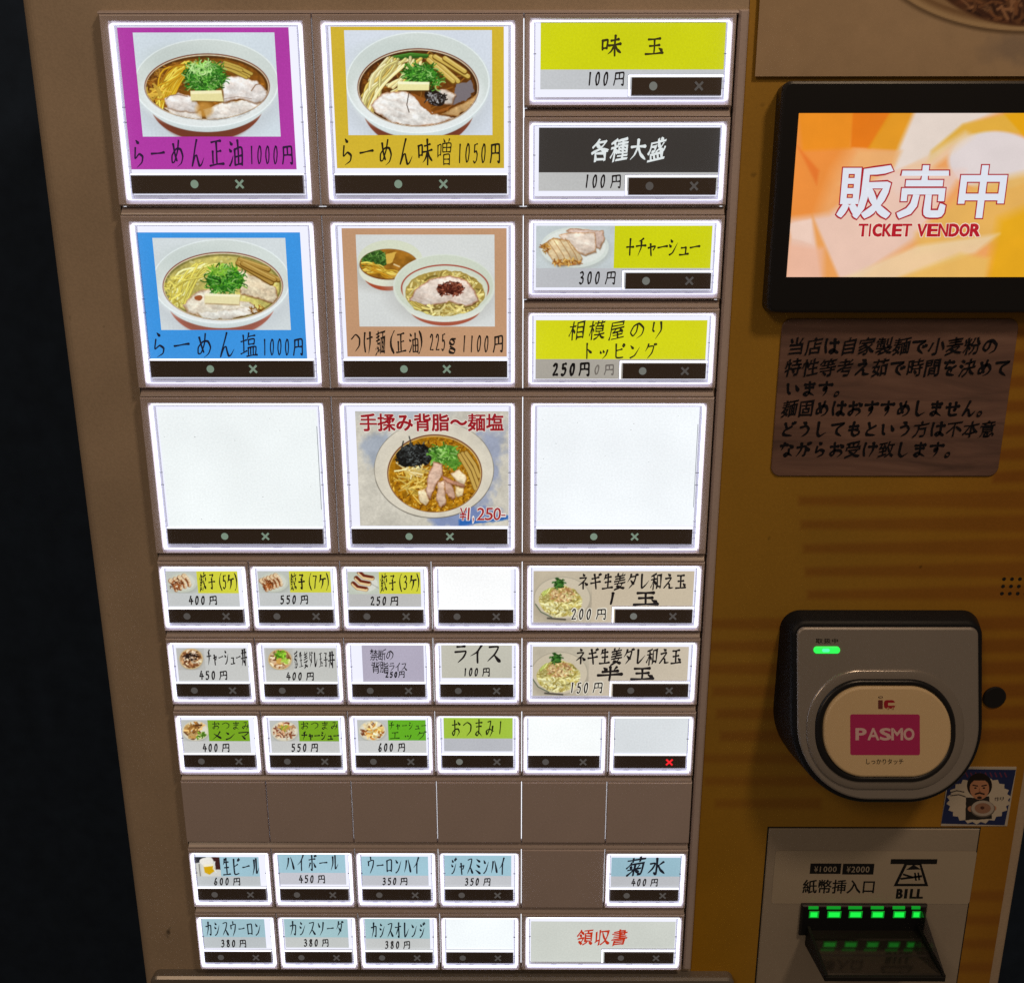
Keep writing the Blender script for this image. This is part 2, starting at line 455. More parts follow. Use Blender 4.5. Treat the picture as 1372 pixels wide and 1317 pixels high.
# ------------------------------------------------------------------ brush characters as strokes (box 0..100, y down)
# h level stroke, n even, d thins out, e swells then thins, t dot that swells, u thins upward
STROKES = {}
def _load(txt):
    for ln in txt.strip().split('\n'):
        ch, rest = ln[0], ln[2:]
        out = []
        for st in rest.split(';'):
            k, *p = st.split()
            out.append((k, [tuple(map(float, q.split(','))) for q in p]))
        STROKES[ch] = out
_load("""
1 n 55,6 47,96
2 n 22,26 40,8 66,12 68,36 44,66 18,92;h 18,92 80,90
3 n 22,16 50,6 70,20 62,38 42,46;n 42,46 72,56 70,82 42,96 18,86
4 n 54,4 12,62;h 12,62 88,60;n 64,32 58,98
5 n 34,10 26,46;n 26,46 55,40 74,58 64,84 38,96 16,86;h 34,10 76,7
6 d 64,4 32,40 20,70;n 20,68 32,95 58,92 72,70 58,52 36,58 21,74
7 h 15,12 78,12;n 78,12 54,50 42,98
8 n 66,16 45,6 26,20 40,42 66,58 72,80 48,96 22,80 34,56 62,38 68,18
0 n 54,5 28,28 20,62 36,94 60,84 74,46 68,14 52,6
円 n 22,12 20,55 10,96;n 22,14 78,8 81,50 80,92 68,86;n 50,12 50,50;h 22,52 78,48
ら t 42,3 57,15;e 34,28 26,62 30,66 55,52 77,62 70,82 34,99
ー h 6,53 94,46
め n 26,18 34,50 46,78;e 64,4 52,45 30,80 14,82 16,58 45,36 74,36 87,60 74,84 46,98
ん n 56,2 36,45 13,97;e 14,95 36,62 48,58 54,76 62,93 76,88 96,64
正 h 18,12 82,7;n 52,12 52,88;h 52,46 80,42;n 26,42 26,86;h 4,93 98,86
油 t 14,8 26,20;t 6,34 18,44;u 5,94 18,80 31,56;n 42,36 42,92;n 42,36 90,32 90,94;n 66,4 66,88;h 44,62 88,59;h 44,90 88,88
味 n 8,28 9,72;n 8,30 32,26 30,64;h 10,64 30,61;h 48,28 86,22;h 38,50 97,43;n 68,3 68,97;d 66,50 52,74 34,89;e 70,50 82,70 99,85
噌 n 6,26 7,70;n 6,28 26,25 25,64;h 8,64 25,61;t 44,4 52,16;d 84,2 76,16;n 38,22 39,52;n 38,22 92,18 90,50;n 65,20 65,50;h 40,36 90,33;h 40,52 90,49;n 46,62 46,99;n 46,62 84,59 84,97;h 48,78 82,76;h 48,95 82,93
塩 h 4,36 36,30;n 20,10 20,80;h 2,84 38,72;d 54,3 48,18 38,32;h 50,18 88,13;n 48,30 49,50;n 48,30 82,27 80,48;h 50,48 80,46;n 46,60 47,90;n 46,61 90,57 88,88;n 60,60 60,88;n 75,60 75,88;h 36,94 98,88
玉 h 16,16 78,11;n 48,14 48,86;h 22,50 74,45;h 4,93 94,86;t 70,60 88,75
生 d 34,8 26,26 13,41;h 28,28 80,23;n 54,3 54,90;h 26,56 78,52;h 4,95 97,88
半 t 26,12 37,29;d 78,8 66,28;h 20,40 82,35;h 3,63 98,56;n 52,5 52,98
水 n 50,3 50,93 38,84;e 14,34 40,32 28,62 5,87;d 86,22 58,46;e 56,42 72,68 97,89
大 h 8,38 92,32;d 50,3 46,42 30,74 5,95;e 52,42 68,70 97,93
丼 h 14,28 86,24;h 5,56 95,51;d 34,8 32,60 13,97;n 66,5 66,98;t 44,66 57,81
子 h 26,12 74,10;d 74,10 52,32;n 52,32 54,91 38,84;h 5,54 95,48
チ d 72,5 50,16 27,22;h 6,46 94,41;d 52,20 52,56 26,97
ャ n 18,56 82,46 66,68;n 38,34 50,98
シ t 24,10 39,24;t 13,37 30,50;u 16,93 48,78 90,28
ュ h 26,54 70,52;n 70,52 66,88;h 10,91 92,87
ト n 40,4 40,97;t 42,38 76,60
ッ t 20,48 28,64;t 44,44 52,60;d 82,44 70,76 42,97
ピ n 24,8 24,82 40,90 84,86;h 26,48 74,37;n 88,6 80,15 88,24 96,15 88,6
ビ n 24,8 24,82 40,90 84,86;h 26,48 74,37;t 76,8 83,21;t 90,3 97,16
ン t 14,18 37,36;u 13,93 50,75 92,24
グ d 36,8 28,28 9,53;e 34,24 78,20 64,60 26,97;t 82,2 89,13;t 94,0 100,11
ケ d 34,6 26,32 9,55;h 26,36 94,30;d 62,34 56,66 32,97
ラ h 24,14 78,9;e 12,42 86,36 72,66 30,98
イ d 80,4 50,40 6,63;n 54,36 54,98
ス e 18,16 80,12 58,52 8,93;t 52,52 94,91
メ d 76,6 56,48 10,96;t 24,32 84,77
マ e 8,20 92,14 70,42 48,60;t 34,50 64,88
エ h 20,20 80,16;n 50,20 50,80;h 6,85 95,79
ル d 32,12 30,56 7,93;u 60,6 60,87 94,56
ハ d 36,22 26,58 5,89;t 60,18 80,52 95,88
ボ h 12,32 84,27;n 48,6 48,95 36,86;d 28,50 9,81;t 66,50 89,77;t 78,4 85,15;t 92,0 98,11
ウ n 48,3 50,20;n 14,26 16,52;e 14,28 86,22 74,60 34,97
ロ n 18,22 20,87;n 18,24 82,20 80,86;h 22,82 80,79
ジ t 24,14 39,28;t 13,41 30,54;u 16,94 48,80 86,36;t 66,8 74,21;t 83,2 91,15
ミ t 26,12 78,27;t 24,42 74,57;t 12,72 86,93
カ n 8,36 84,30 76,91 62,84;d 46,5 42,50 10,96
ソ t 15,16 31,44;d 87,10 70,58 28,97
ダ d 40,6 32,28 9,55;e 38,24 80,20 66,60 22,97;t 36,44 67,67;t 82,2 89,13;t 94,0 100,11
オ h 6,34 94,29;n 62,5 62,95 48,86;d 60,36 10,81
レ u 28,6 28,91 60,74 94,44
ネ t 46,3 59,16;e 18,32 78,27 48,56 6,79;n 52,54 52,98;t 66,56 90,73
ギ h 16,34 80,26;h 6,62 94,53;n 40,5 60,98;t 82,4 89,15;t 93,0 99,11
+ h 8,52 92,48;n 50,6 50,95
お h 8,34 62,28;e 36,5 36,72 22,91 9,76 40,56 74,56 87,74 60,97;t 72,16 94,34
つ e 4,36 50,18 90,34 85,66 42,92
ま h 16,24 86,19;h 22,44 78,40;e 52,3 52,74 36,93 17,83 40,70 88,94
み e 24,16 58,12 38,60 14,87 7,66 44,54 96,70;d 80,38 72,70 46,98
の e 54,22 46,58 26,80 9,62 28,28 62,15 92,40 83,74 50,96
り n 28,9 24,48 33,59;d 74,5 78,50 44,98
け n 18,8 11,50 18,93;h 40,34 95,28;d 72,5 72,54 52,98
え t 42,3 63,14;n 20,34 72,28 7,93;e 40,62 56,66 60,89 97,88
は n 18,8 11,50 18,93;h 40,32 95,27;n 70,5 70,74 56,92 40,82 58,72 94,90
す h 5,28 95,22;e 54,4 54,50 40,62 38,46 56,48 52,74 34,98
で e 6,28 88,18 50,44 46,72 78,95;t 72,44 80,56;t 86,38 94,50
て e 6,24 92,14 48,42 44,74 80,96
し u 32,4 28,76 46,94 86,72
い n 16,20 20,70 34,84;t 70,26 88,62
う t 38,5 60,15;e 22,40 62,30 80,50 66,78 34,98
と n 32,8 42,44;e 82,28 28,58 26,84 84,90
も n 46,4 36,76 54,94 82,78 84,62;h 16,36 76,30;h 14,58 74,53
せ h 5,44 95,36;n 72,10 70,60 60,56;n 30,16 30,80 46,92 84,88
ど n 32,12 42,46;e 78,32 28,60 26,86 82,92;t 78,6 86,18;t 91,1 98,13
な h 8,26 56,20;d 38,6 14,54;t 66,22 90,38;e 66,46 66,80 50,94 40,82 58,74 92,92
が e 6,38 66,30 62,84 46,90;d 38,8 34,52 8,94;t 72,34 88,58;t 78,6 86,18;t 91,1 98,13
を h 14,22 74,16;e 46,4 20,54 44,50 60,58 58,78;e 90,38 40,66 40,88 84,94
""")
def spline(P, n=7):
    P = np.array(P, float)
    if len(P) == 2:
        t = np.linspace(0, 1, n)[:, None]
        return P[0] * (1 - t) + P[1] * t
    Q = np.vstack([2 * P[0] - P[1], P, 2 * P[-1] - P[-2]])
    out = []
    for i in range(1, len(Q) - 2):
        a, b, c, d = Q[i - 1:i + 3]
        for k in range(n - 1):
            t = k / (n - 1)
            # tension keeps the corners of the square characters crisp
            m0, m1 = (c - a) * .32, (d - b) * .32
            t2, t3 = t * t, t * t * t
            out.append((2 * t3 - 3 * t2 + 1) * b + (t3 - 2 * t2 + t) * m0 + (-2 * t3 + 3 * t2) * c + (t3 - t2) * m1)
    out.append(P[-1])
    return np.array(out)
PROFILE = {'h': [(0, 1.0), (.15, .85), (.5, .62), (.85, .95), (1, 1.25)], 'n': [(0, 1.2), (.12, .95), (.5, .82), (.9, .9), (1, .75)],
           'd': [(0, 1.3), (.2, 1.05), (.6, .8), (1, .2)], 'e': [(0, .9), (.3, .7), (.65, 1.0), (.88, .7), (1, .15)],
           't': [(0, .35), (.5, .95), (.85, 1.35), (1, 1.0)], 'u': [(0, 1.15), (.3, .9), (.6, .95), (1, .15)]}
def brush_glyph(mb, ch, x0, x1, v0, v1, d, col, width, slant):
    w, h = x1 - x0, v1 - v0
    jit = rt.uniform(-1, 1)
    for si, (k, pts) in enumerate(STROKES[ch]):
        S = spline(pts)
        S = S + np.stack([np.sin(S[:, 1] * .05 + jit * 3), np.cos(S[:, 0] * .05 + jit * 5)], 1) * 1.2
        X = S[:, 0] / 100 + slant * (.5 - S[:, 1] / 100)
        P = np.stack([x0 + X * w, v0 + S[:, 1] / 100 * h], 1)
        T = np.gradient(P, axis=0)
        T /= np.hypot(T[:, 0], T[:, 1])[:, None] + 1e-9
        N = np.stack([-T[:, 1], T[:, 0]], 1)
        t = np.linspace(0, 1, len(P))
        pf = PROFILE[k]
        r = np.interp(t, [q[0] for q in pf], [q[1] for q in pf]) * width / 2
        # a slanted brush tip: strokes running down to the left are thinner
        ang = np.arctan2(T[:, 1], T[:, 0])
        r = r * (1 - .22 * np.cos(2 * (ang - math.radians(125))))
        c0 = P[0] - T[0] * r[0] * .5
        c1 = P[-1] + T[-1] * r[-1] * .6
        A, B = P + N * r[:, None], P - N * r[:, None]
        V = np.vstack([A, B, [c0 + N[0] * r[0] * .35, c0 - N[0] * r[0] * .35, c1 + N[-1] * r[-1] * .35, c1 - N[-1] * r[-1] * .35]])
        n = len(P)
        F = [[i, i + 1, n + i + 1, n + i] for i in range(n - 1)] + [[2 * n, 0, n, 2 * n + 1], [n - 1, 2 * n + 2, 2 * n + 3, 2 * n - 1]]
        dd = d + .002 * si
        mb.add([W3(a, b, dd) for a, b in V], F, 0, col)
def glyph(mb, ch, x0, x1, v0, v1, d, col, style='brush', fat=0., mat=0, fill=None):
    """one character in the cell x0..x1, v0..v1 (mm)"""
    if style in ('brush', 'bold', 'hand') and ch in STROKES:
        hh, ww = v1 - v0, x1 - x0
        if ch in '0123456789':
            wd = (.70 if hh > 7.5 else .84) if style != 'bold' else max(.15 * hh, .9)
            wd = min(wd, .175 * hh)
            if ch == '1' and style == 'bold' and ww > 2.8:
                wd = .24 * hh
        elif style == 'hand':
            wd = max(.07 * hh, .38)
        else:
            wd = {'brush': (.082 if hh > 9 else .108) * hh, 'bold': max(.125 * hh, .78)}[style]
            wd = max(min(wd, .34 * ww), .5)
            ns = len(STROKES[ch])
            if ns >= 4 and ch != '円':
                wd = min(wd, max(1.3 * ww / ns, .36))
            if ch == '円':
                wd = max(min(.11 * hh, .85), .72)
        if fat > .03:
            wd = wd + 1.1
        elif fat > 0:
            wd = wd * 1.45
        brush_glyph(mb, ch, x0, x1, v0, v1, d, col, wd, .10 if ch in '0123456789' else .03)
        return
    V, F, N = GL[ch]
    if len(V) == 0:
        return
    V = V.copy()
    hb = V.max(0) - V.min(0)
    if ch in DIG:
        lo = V.min(0)
        V = (V - lo) / np.maximum(hb, [.25, .25])
        if ch == '1':
            V[:, 0] = V[:, 0] * .45 + .28
        if ch == 'I':
            V[:, 0] = V[:, 0] * .3 + .35
        if ch == ',':
            V = V * [.3, .3] + [.2, -.12]
        if ch == '-':
            V = V * [.8, .10] + [.0, .38]
        if ch == '+':
            V = V * [1., .8] + [0, .1]
        nrm = N / np.maximum(hb, [.25, .25])
        sc = 1.
    else:
        V = (V - [.0, -.12])                     # em box: x 0..1, y -.12..0.88
        if style in ('brush', 'bold', 'hand'):
            V = (V - .5) * 1.1 + .5
        nrm = N
        sc = 1.
    th = np.arctan2(N[:, 1], N[:, 0])
    has = (np.abs(N).sum(1) > 0)[:, None]
    w, h = x1 - x0, v1 - v0
    asp = w / h
    if style in ('brush', 'bold'):
        nib = .023 * np.cos(2 * (th - math.radians(62)))
        base = .010 if style == 'brush' else .024
        ph = rt.random() * 9
        wob = .010 * np.sin(V[:, 0] * 9 + ph) * np.cos(V[:, 1] * 8 + ph * 2)
        off = (nib + base + wob + fat)[:, None]
        k = np.array([1 / max(asp, .45), 1]) if ch not in DIG else np.array([1.3, .9])
        V = V + nrm * off * has * k
        V[:, 1] += .13 * (V[:, 0] - .5) * (0 if ch in DIG else 1) + .02 * np.sin(V[:, 0] * 5 + ph)
        V[:, 0] += .09 * (V[:, 1] - .5) + .02 * np.sin(V[:, 1] * 5 + ph)
    elif style == 'hand':
        ph = rt.random() * 9
        V = V + nrm * (-.012 + fat) * has
        V[:, 0] += .10 * (V[:, 1] - .5) + .05 * np.sin(V[:, 1] * 5 + ph)
        V[:, 1] += .05 * np.sin(V[:, 0] * 6 + ph)
    elif style == 'gothic':
        V = V + nrm * (fat) * has * np.array([1 / max(asp, .5), 1])
    elif style == 'slant':
        V = V + nrm * (fat) * has
        V[:, 0] += .14 * (V[:, 1] - .5)
    X = x0 + V[:, 0] * w
    Z = v1 - V[:, 1] * h
    P = np.stack([X / 1000, np.full_like(X, -d / 1000), .25 - Z / 1000], 1)
    mb.add(P, F, mat, col)
def text(mb, s, crop, x0, x1, y0, y1, col, d, style='brush', fat=0., mat=0, refd=None, rot=0.):
    refd = d if refd is None else refd
    ym = (y0 + y1) / 2
    X0, V0 = cat(crop, x0, ym, refd)
    X1, V1 = cat(crop, x1, ym, refd)
    _, Va = cat(crop, (x0 + x1) / 2, y0, refd)
    _, Vb = cat(crop, (x0 + x1) / 2, y1, refd)
    n = len(s)
    br = style in ('brush', 'bold')
    gap = (.24 if style == 'brush' else .12) if br and n > 1 and s[0] not in DIG else 0.
    c = (X1 - X0) / (n - gap)
    for i, ch in enumerate(s):
        g = .12 if ch in DIG and n > 1 else 0.
        dv = (V1 - V0) * ((i + .5) / n - .5) * rot
        glyph(mb, ch, X0 + c * (i + g), X0 + c * (i + 1 - g - gap), Va + dv, Vb + dv, d, lin(col), style, fat, mat)

# ------------------------------------------------------------------ printed pictures (the menu photographs, drawn in code)
def vnoise(x, y, scale, seed, octv=3):
    r = np.random.RandomState(seed)
    out = 0
    amp, tot = 1., 0.
    for _ in range(octv):
        g = r.rand(64, 64)
        fx, fy = x / scale, y / scale
        ix, iy = np.floor(fx).astype(int), np.floor(fy).astype(int)
        tx, ty = fx - ix, fy - iy
        tx, ty = tx * tx * (3 - 2 * tx), ty * ty * (3 - 2 * ty)
        a, b = g[iy % 64, ix % 64], g[iy % 64, (ix + 1) % 64]
        c, d = g[(iy + 1) % 64, ix % 64], g[(iy + 1) % 64, (ix + 1) % 64]
        out = out + amp * ((a * (1 - tx) + b * tx) * (1 - ty) + (c * (1 - tx) + d * tx) * ty)
        tot += amp
        amp *= .5
        scale /= 2
    return out / tot
class Pic:
    def __init__(s, rect, crop, d, ppm, bg):
        x0, x1, v0, v1 = rect
        s.nx, s.ny = max(int((x1 - x0) * ppm), 8), max(int((v1 - v0) * ppm), 8)
        X, V = np.meshgrid(np.linspace(x0, x1, s.nx), np.linspace(v0, v1, s.ny))
        s.X, s.V, s.d = X, V, d
        s.x, s.y = to_crop(crop, X, V, d)
        s.ps = abs(s.x[0, 1] - s.x[0, 0])
        s.img = np.zeros((s.ny, s.nx, 3)) + np.array(bg, float)
        s.clip = None
        s.seed = 1
    def nz(s, scale, seed, octv=3):
        return vnoise(s.x + 900, s.y + 900, scale, seed, octv)
    def put(s, m, col, alpha=1.):
        m = np.clip(m, 0, 1) * alpha
        if s.clip is not None:
            m = m * s.clip
        s.img = s.img * (1 - m[..., None]) + np.asarray(col, float) * m[..., None]
    def m_ell(s, cx, cy, rx, ry, rot=0., soft=None, warp=0., ws=40, seed=3):
        dx, dy = s.x - cx, s.y - cy
        if warp:
            dx = dx + (s.nz(ws, seed) - .5) * 2 * warp
            dy = dy + (s.nz(ws, seed + 1) - .5) * 2 * warp
        if rot:
            c, n = math.cos(math.radians(rot)), math.sin(math.radians(rot))
            dx, dy = dx * c + dy * n, -dx * n + dy * c
        q = np.sqrt((dx / rx) ** 2 + (dy / ry) ** 2)
        soft = soft or s.ps
        return np.clip((1 - q) * min(rx, ry) / soft + .5, 0, 1)
    def ell(s, cx, cy, rx, ry, col, alpha=1., **k):
        s.put(s.m_ell(cx, cy, rx, ry, **k), col, alpha)
    def ring(s, cx, cy, rx, ry, w, col, alpha=1.):
        s.put(s.m_ell(cx, cy, rx, ry) - s.m_ell(cx, cy, rx - w, ry - w), col, alpha)
    def m_poly(s, pts, soft=None, warp=0., ws=30, seed=5):
        x, y = s.x, s.y
        if warp:
            x = x + (s.nz(ws, seed) - .5) * 2 * warp
            y = y + (s.nz(ws, seed + 1) - .5) * 2 * warp
        ins = np.zeros(x.shape, bool)
        dm = np.full(x.shape, 1e9)
        n = len(pts)
        for i in range(n):
            (ax, ay), (bx, by) = pts[i], pts[(i + 1) % n]
            c = ((ay > y) != (by > y)) & (x < (bx - ax) * (y - ay) / ((by - ay) or 1e-9) + ax)
            ins ^= c
            L = (bx - ax) ** 2 + (by - ay) ** 2 or 1e-9
            t = np.clip(((x - ax) * (bx - ax) + (y - ay) * (by - ay)) / L, 0, 1)
            dm = np.minimum(dm, np.hypot(x - ax - t * (bx - ax), y - ay - t * (by - ay)))
        soft = soft or s.ps
        return np.clip(np.where(ins, dm, -dm) / soft + .5, 0, 1)
    def poly(s, pts, col, alpha=1., **k):
        s.put(s.m_poly(pts, **k), col, alpha)
    def line(s, pts, w, col, alpha=1., w2=None):
        w2 = w if w2 is None else w2
        P = np.array(pts, float)
        lo, hi = P.min(0) - w - 2 * s.ps, P.max(0) + w + 2 * s.ps
        j = np.where((s.x.max(0) >= lo[0]) & (s.x.min(0) <= hi[0]))[0]
        i = np.where((s.y.max(1) >= lo[1]) & (s.y.min(1) <= hi[1]))[0]
        if len(i) == 0 or len(j) == 0:
            return
        sl = (slice(i[0], i[-1] + 1), slice(j[0], j[-1] + 1))
        x, y = s.x[sl], s.y[sl]
        m = np.zeros(x.shape)
        n = len(P) - 1
        for k in range(n):
            (ax, ay), (bx, by) = P[k], P[k + 1]
            L = (bx - ax) ** 2 + (by - ay) ** 2 or 1e-9
            t = np.clip(((x - ax) * (bx - ax) + (y - ay) * (by - ay)) / L, 0, 1)
            ww = w + (w2 - w) * (k + t) / n
            m = np.maximum(m, np.clip((ww / 2 - np.hypot(x - ax - t * (bx - ax), y - ay - t * (by - ay))) / s.ps + .5, 0, 1))
        m = m * alpha
        if s.clip is not None:
            m = m * s.clip[sl]
        s.img[sl] = s.img[sl] * (1 - m[..., None]) + np.asarray(col, float) * m[..., None]
    def curl(s, n, cx, cy, rx, ry, length, w, cols, seed=1, ang=None, spread=180, bend=1.2):
        r = random.Random(seed)
        for _ in range(n):
            a, q = r.random() * 6.283, math.sqrt(r.random())
            x, y = cx + rx * q * math.cos(a), cy + ry * q * math.sin(a)
            t = math.radians((ang if ang is not None else 0) + r.uniform(-spread, spread))
            b = r.uniform(-bend, bend)
            pts = []
            for k in range(6):
                pts.append((x, y))
                x += math.cos(t) * length / 5
                y += math.sin(t) * length / 5 * .8
                t += b / 5
            c = np.array(r.choice(cols), float) * r.uniform(.82, 1.15)
            s.line(pts, w * r.uniform(.7, 1.3), np.clip(c, 0, 255))
    def strands(s, n, p0, p1, j0, j1, bow, w, cols, seed=1):
        r = random.Random(seed)
        for i in range(n):
            ax, ay = p0[0] + r.uniform(-1, 1) * j0[0], p0[1] + r.uniform(-1, 1) * j0[1]
            bx, by = p1[0] + r.uniform(-1, 1) * j1[0], p1[1] + r.uniform(-1, 1) * j1[1]
            b = bow * r.uniform(.2, 1.6)
            ph, wv = r.uniform(0, 6.28), r.uniform(-.11, .11) * math.hypot(bx - ax, by - ay)
            pts = []
            for k in range(9):
                t = k / 8
                sx, sy = ax + (bx - ax) * t, ay + (by - ay) * t
                q = math.sin(math.pi * t) * b + wv * math.sin(5.2 * t + ph)
                L = math.hypot(bx - ax, by - ay) or 1
                pts.append((sx + (by - ay) / L * q, sy - (bx - ax) / L * q))
            c = np.array(r.choice(cols), float)
            s.line(pts, w * 1.3, c * .55, .38)
            s.line(pts, w, np.clip(c * r.uniform(.85, 1.1), 0, 255))
            s.line([(a_ - w * .15, b_ - w * .2) for a_, b_ in pts], w * .32, np.clip(c * 1.3 + 14, 0, 255), .7)
    def grain(s, amp, scale, seed, mask=None):
        n = (s.nz(scale, seed, 3) - .5) * 2 * amp
        if mask is not None:
            n = n * mask
        s.img = s.img * (1 + n[..., None])
    def oil(s, n, cx, cy, rx, ry, col, seed):
        r = random.Random(seed)
        for _ in range(n):
            a, q = r.random() * 6.283, math.sqrt(r.random())
            x, y = cx + rx * q * math.cos(a), cy + ry * q * math.sin(a)
            w = r.uniform(4, 12)
            s.put(s.m_ell(x, y, w, w * .62) - .7 * s.m_ell(x, y, w * .6, w * .36), col, r.uniform(.25, .7))
    def meat(s, pts, col, edge, seed, warp=9):
        m = s.m_poly(pts, warp=warp, seed=seed)
        s.put(s.m_poly([(x + 3, y + 7) for x, y in pts], warp=warp, seed=seed, soft=8), (95, 60, 35), .55)
        s.put(m, edge)
        cx, cy = np.mean([p[0] for p in pts]), np.mean([p[1] for p in pts])
        q = [(cx + (x - cx) * .965, cy + (y - cy) * .94) for x, y in pts]
        s.put(s.m_poly(q, warp=warp, seed=seed, soft=10), col)
        y0, y1 = min(q_[1] for q_ in pts), max(q_[1] for q_ in pts)
        sh = np.clip((s.y - y0) / max(y1 - y0, 1), 0, 1)
        s.img = s.img * (1 - ((sh - .35) * .16 * m)[..., None])
        s.grain(.13, 46, seed + 20, m)
        s.grain(.08, 10, seed + 21, m)
        # fibres and fat seams
        fib = (vnoise(s.x * .35 + s.y * .25 + 900, s.y * 1.6 - s.x * .5 + 900, 22, seed + 30, 3) - .5)
        s.img = s.img * (1 + (fib * .22 * m)[..., None] * np.array([.7, 1.0, 1.15]))
        rim = np.clip(m - s.m_poly(q, warp=warp, seed=seed, soft=22), 0, 1)
        s.put(rim * (s.nz(16, seed + 40) > .5), tuple(v * .72 for v in edge), .6)
    def mesh(s, mb, dd=0.):
        C = lin(np.clip(s.img, 0, 255)).reshape(-1, 3)
        P = np.stack([s.X / 1000, np.full_like(s.X, -(s.d + dd) / 1000), .25 - s.V / 1000], -1).reshape(-1, 3)
        idx = np.arange(s.nx * s.ny).reshape(s.ny, s.nx)
        F = np.stack([idx[1:, :-1], idx[1:, 1:], idx[:-1, 1:], idx[:-1, :-1]], -1).reshape(-1, 4)
        mb.add(P, F, 0, C)

GREENS = [(72, 140, 48), (105, 168, 70), (42, 100, 34), (150, 190, 115), (58, 122, 48), (36, 84, 30)]
NOOD = [(205, 180, 85), (220, 200, 115), (185, 150, 60), (230, 210, 135)]
def bowl_base(p, o, sp, soup, rim, band):
    cx, cy, rx, ry = o
    p.ell(cx, cy + ry * .30, rx * 1.02, ry * 1.02, (188, 194, 198), .6, soft=70)
    if band:
        p.ell(cx + 5, cy + ry * .44, rx * .78, ry * .84, band)
        p.ell(cx + 5, cy + ry * .50, rx * .70, ry * .80, tuple(v * .86 for v in band), .8, soft=30)
        p.ell(cx + 5, cy + ry * .22, rx * .88, ry * .87, (196, 207, 207))
    p.ell(cx, cy, rx, ry, (216, 222, 222))
    p.ell(cx, cy - ry * .02, rx * .975, ry * .955, (202, 210, 206))
    p.ell(cx, cy + ry * .25, rx * .9, ry * .74, (224, 229, 229), .8, soft=40)
    p.put(p.m_ell(cx - rx * .35, cy - ry * .55, rx * .5, ry * .3, soft=60), (186, 196, 192), .5)
    p.put(p.m_ell(cx, cy, rx, ry) - p.m_ell(cx, cy - 3, rx - 9, ry - 7), (228, 236, 236), .9)
    p.put(p.m_ell(cx, cy, rx, ry) - p.m_ell(cx, cy - 1, rx - 3, ry - 2), (170, 184, 184), .6)
    a, b, c, d = sp
    p.ell(a, b, c + 10, d + 9, rim)
    p.ell(a, b + 3, c + 5, d + 5, (222, 214, 190))
    p.ell(a, b + 4, c, d, soup)
    p.clip = p.m_ell(a, b + 4, c, d)
    p.grain(.22, 60, 12, p.clip)
    p.grain(.16, 14, 13, p.clip)
    p.put(np.clip((p.y - b) / d, 0, 1) * p.m_ell(a, b + d * .5, c * .7, d * .7, soft=60), tuple(min(v * 1.45, 235) for v in soup), .6)
    p.ring(a, b + 4, c, d, 14, tuple(v * .55 for v in soup), .6)
    p.oil(70, a, b, c, d, tuple(min(v * 1.8 + 25, 245) for v in soup), 17)

def pic_soy(p):
    bowl_base(p, (692, 497, 432, 264), (697, 516, 362, 188), (125, 82, 30), (120, 70, 50), (134, 78, 60))
    p.curl(60, 420, 500, 70, 120, 70, 6, [(150, 100, 40), (90, 55, 22), (175, 130, 60)], 3)
    p.strands(60, (610, 395), (440, 600), (55, 28), (60, 45), -45, 9, [(205, 170, 50), (228, 196, 84), (185, 145, 40), (150, 105, 30)], 4)
    p.curl(14, 400, 580, 50, 50, 90, 10, [(205, 170, 75), (170, 120, 50)], 9)
    p.poly([(690, 380), (790, 370), (810, 420), (770, 440)], (140, 110, 105), warp=8)
    p.meat([(670, 650), (790, 612), (960, 590), (1020, 585), (1000, 640), (900, 700), (760, 722), (690, 712)], (230, 224, 216), (205, 178, 140), 7)
    p.meat([(780, 462), (880, 448), (985, 482), (1052, 540), (1048, 600), (985, 612), (900, 590), (790, 612)], (228, 222, 217), (175, 135, 105), 6)
    p.meat([(440, 640), (560, 640), (665, 655), (670, 715), (560, 706), (480, 676)], (228, 221, 212), (205, 180, 145), 8)
    p.meat([(446, 585), (530, 552), (620, 575), (655, 640), (640, 668), (540, 662), (460, 640)], (224, 218, 213), (195, 165, 145), 5)
    p.line([(455, 590), (475, 570), (520, 562), (580, 575)], 5, (120, 90, 70), .7)
    p.line([(960, 540), (985, 505), (1010, 500)], 6, (120, 80, 50), .7)
    p.line([(800, 588), (880, 575), (960, 588)], 4, (140, 110, 90), .6)
    p.ell(680, 650, 50, 45, (195, 150, 80), .75, soft=25)
    for a, b in (((735, 372), (945, 455)), ((760, 395), (930, 462)), ((800, 372), (960, 440)), ((740, 380), (900, 420))):
        p.line([a, ((a[0] + b[0]) / 2, (a[1] + b[1]) / 2 - 6), b], 22, (110, 85, 35))
        p.line([a, ((a[0] + b[0]) / 2, (a[1] + b[1]) / 2 - 8), b], 16, (190, 165, 85))
    p.ell(685, 462, 118, 84, (48, 105, 35), warp=14)
    p.curl(330, 685, 455, 112, 80, 50, 5.5, GREENS, 11, bend=3)
    p.curl(60, 665, 410, 70, 35, 45, 5, [(160, 210, 120), (185, 220, 150)], 12, bend=3)
    p.poly([(600, 548), (793, 545), (797, 610), (608, 606)], (120, 90, 40), .7, soft=10)
    p.poly([(598, 542), (782, 538), (794, 604), (600, 598)], (222, 214, 160))
    p.poly([(598, 542), (782, 538), (785, 556), (600, 560)], (236, 230, 190))
    p.clip = None
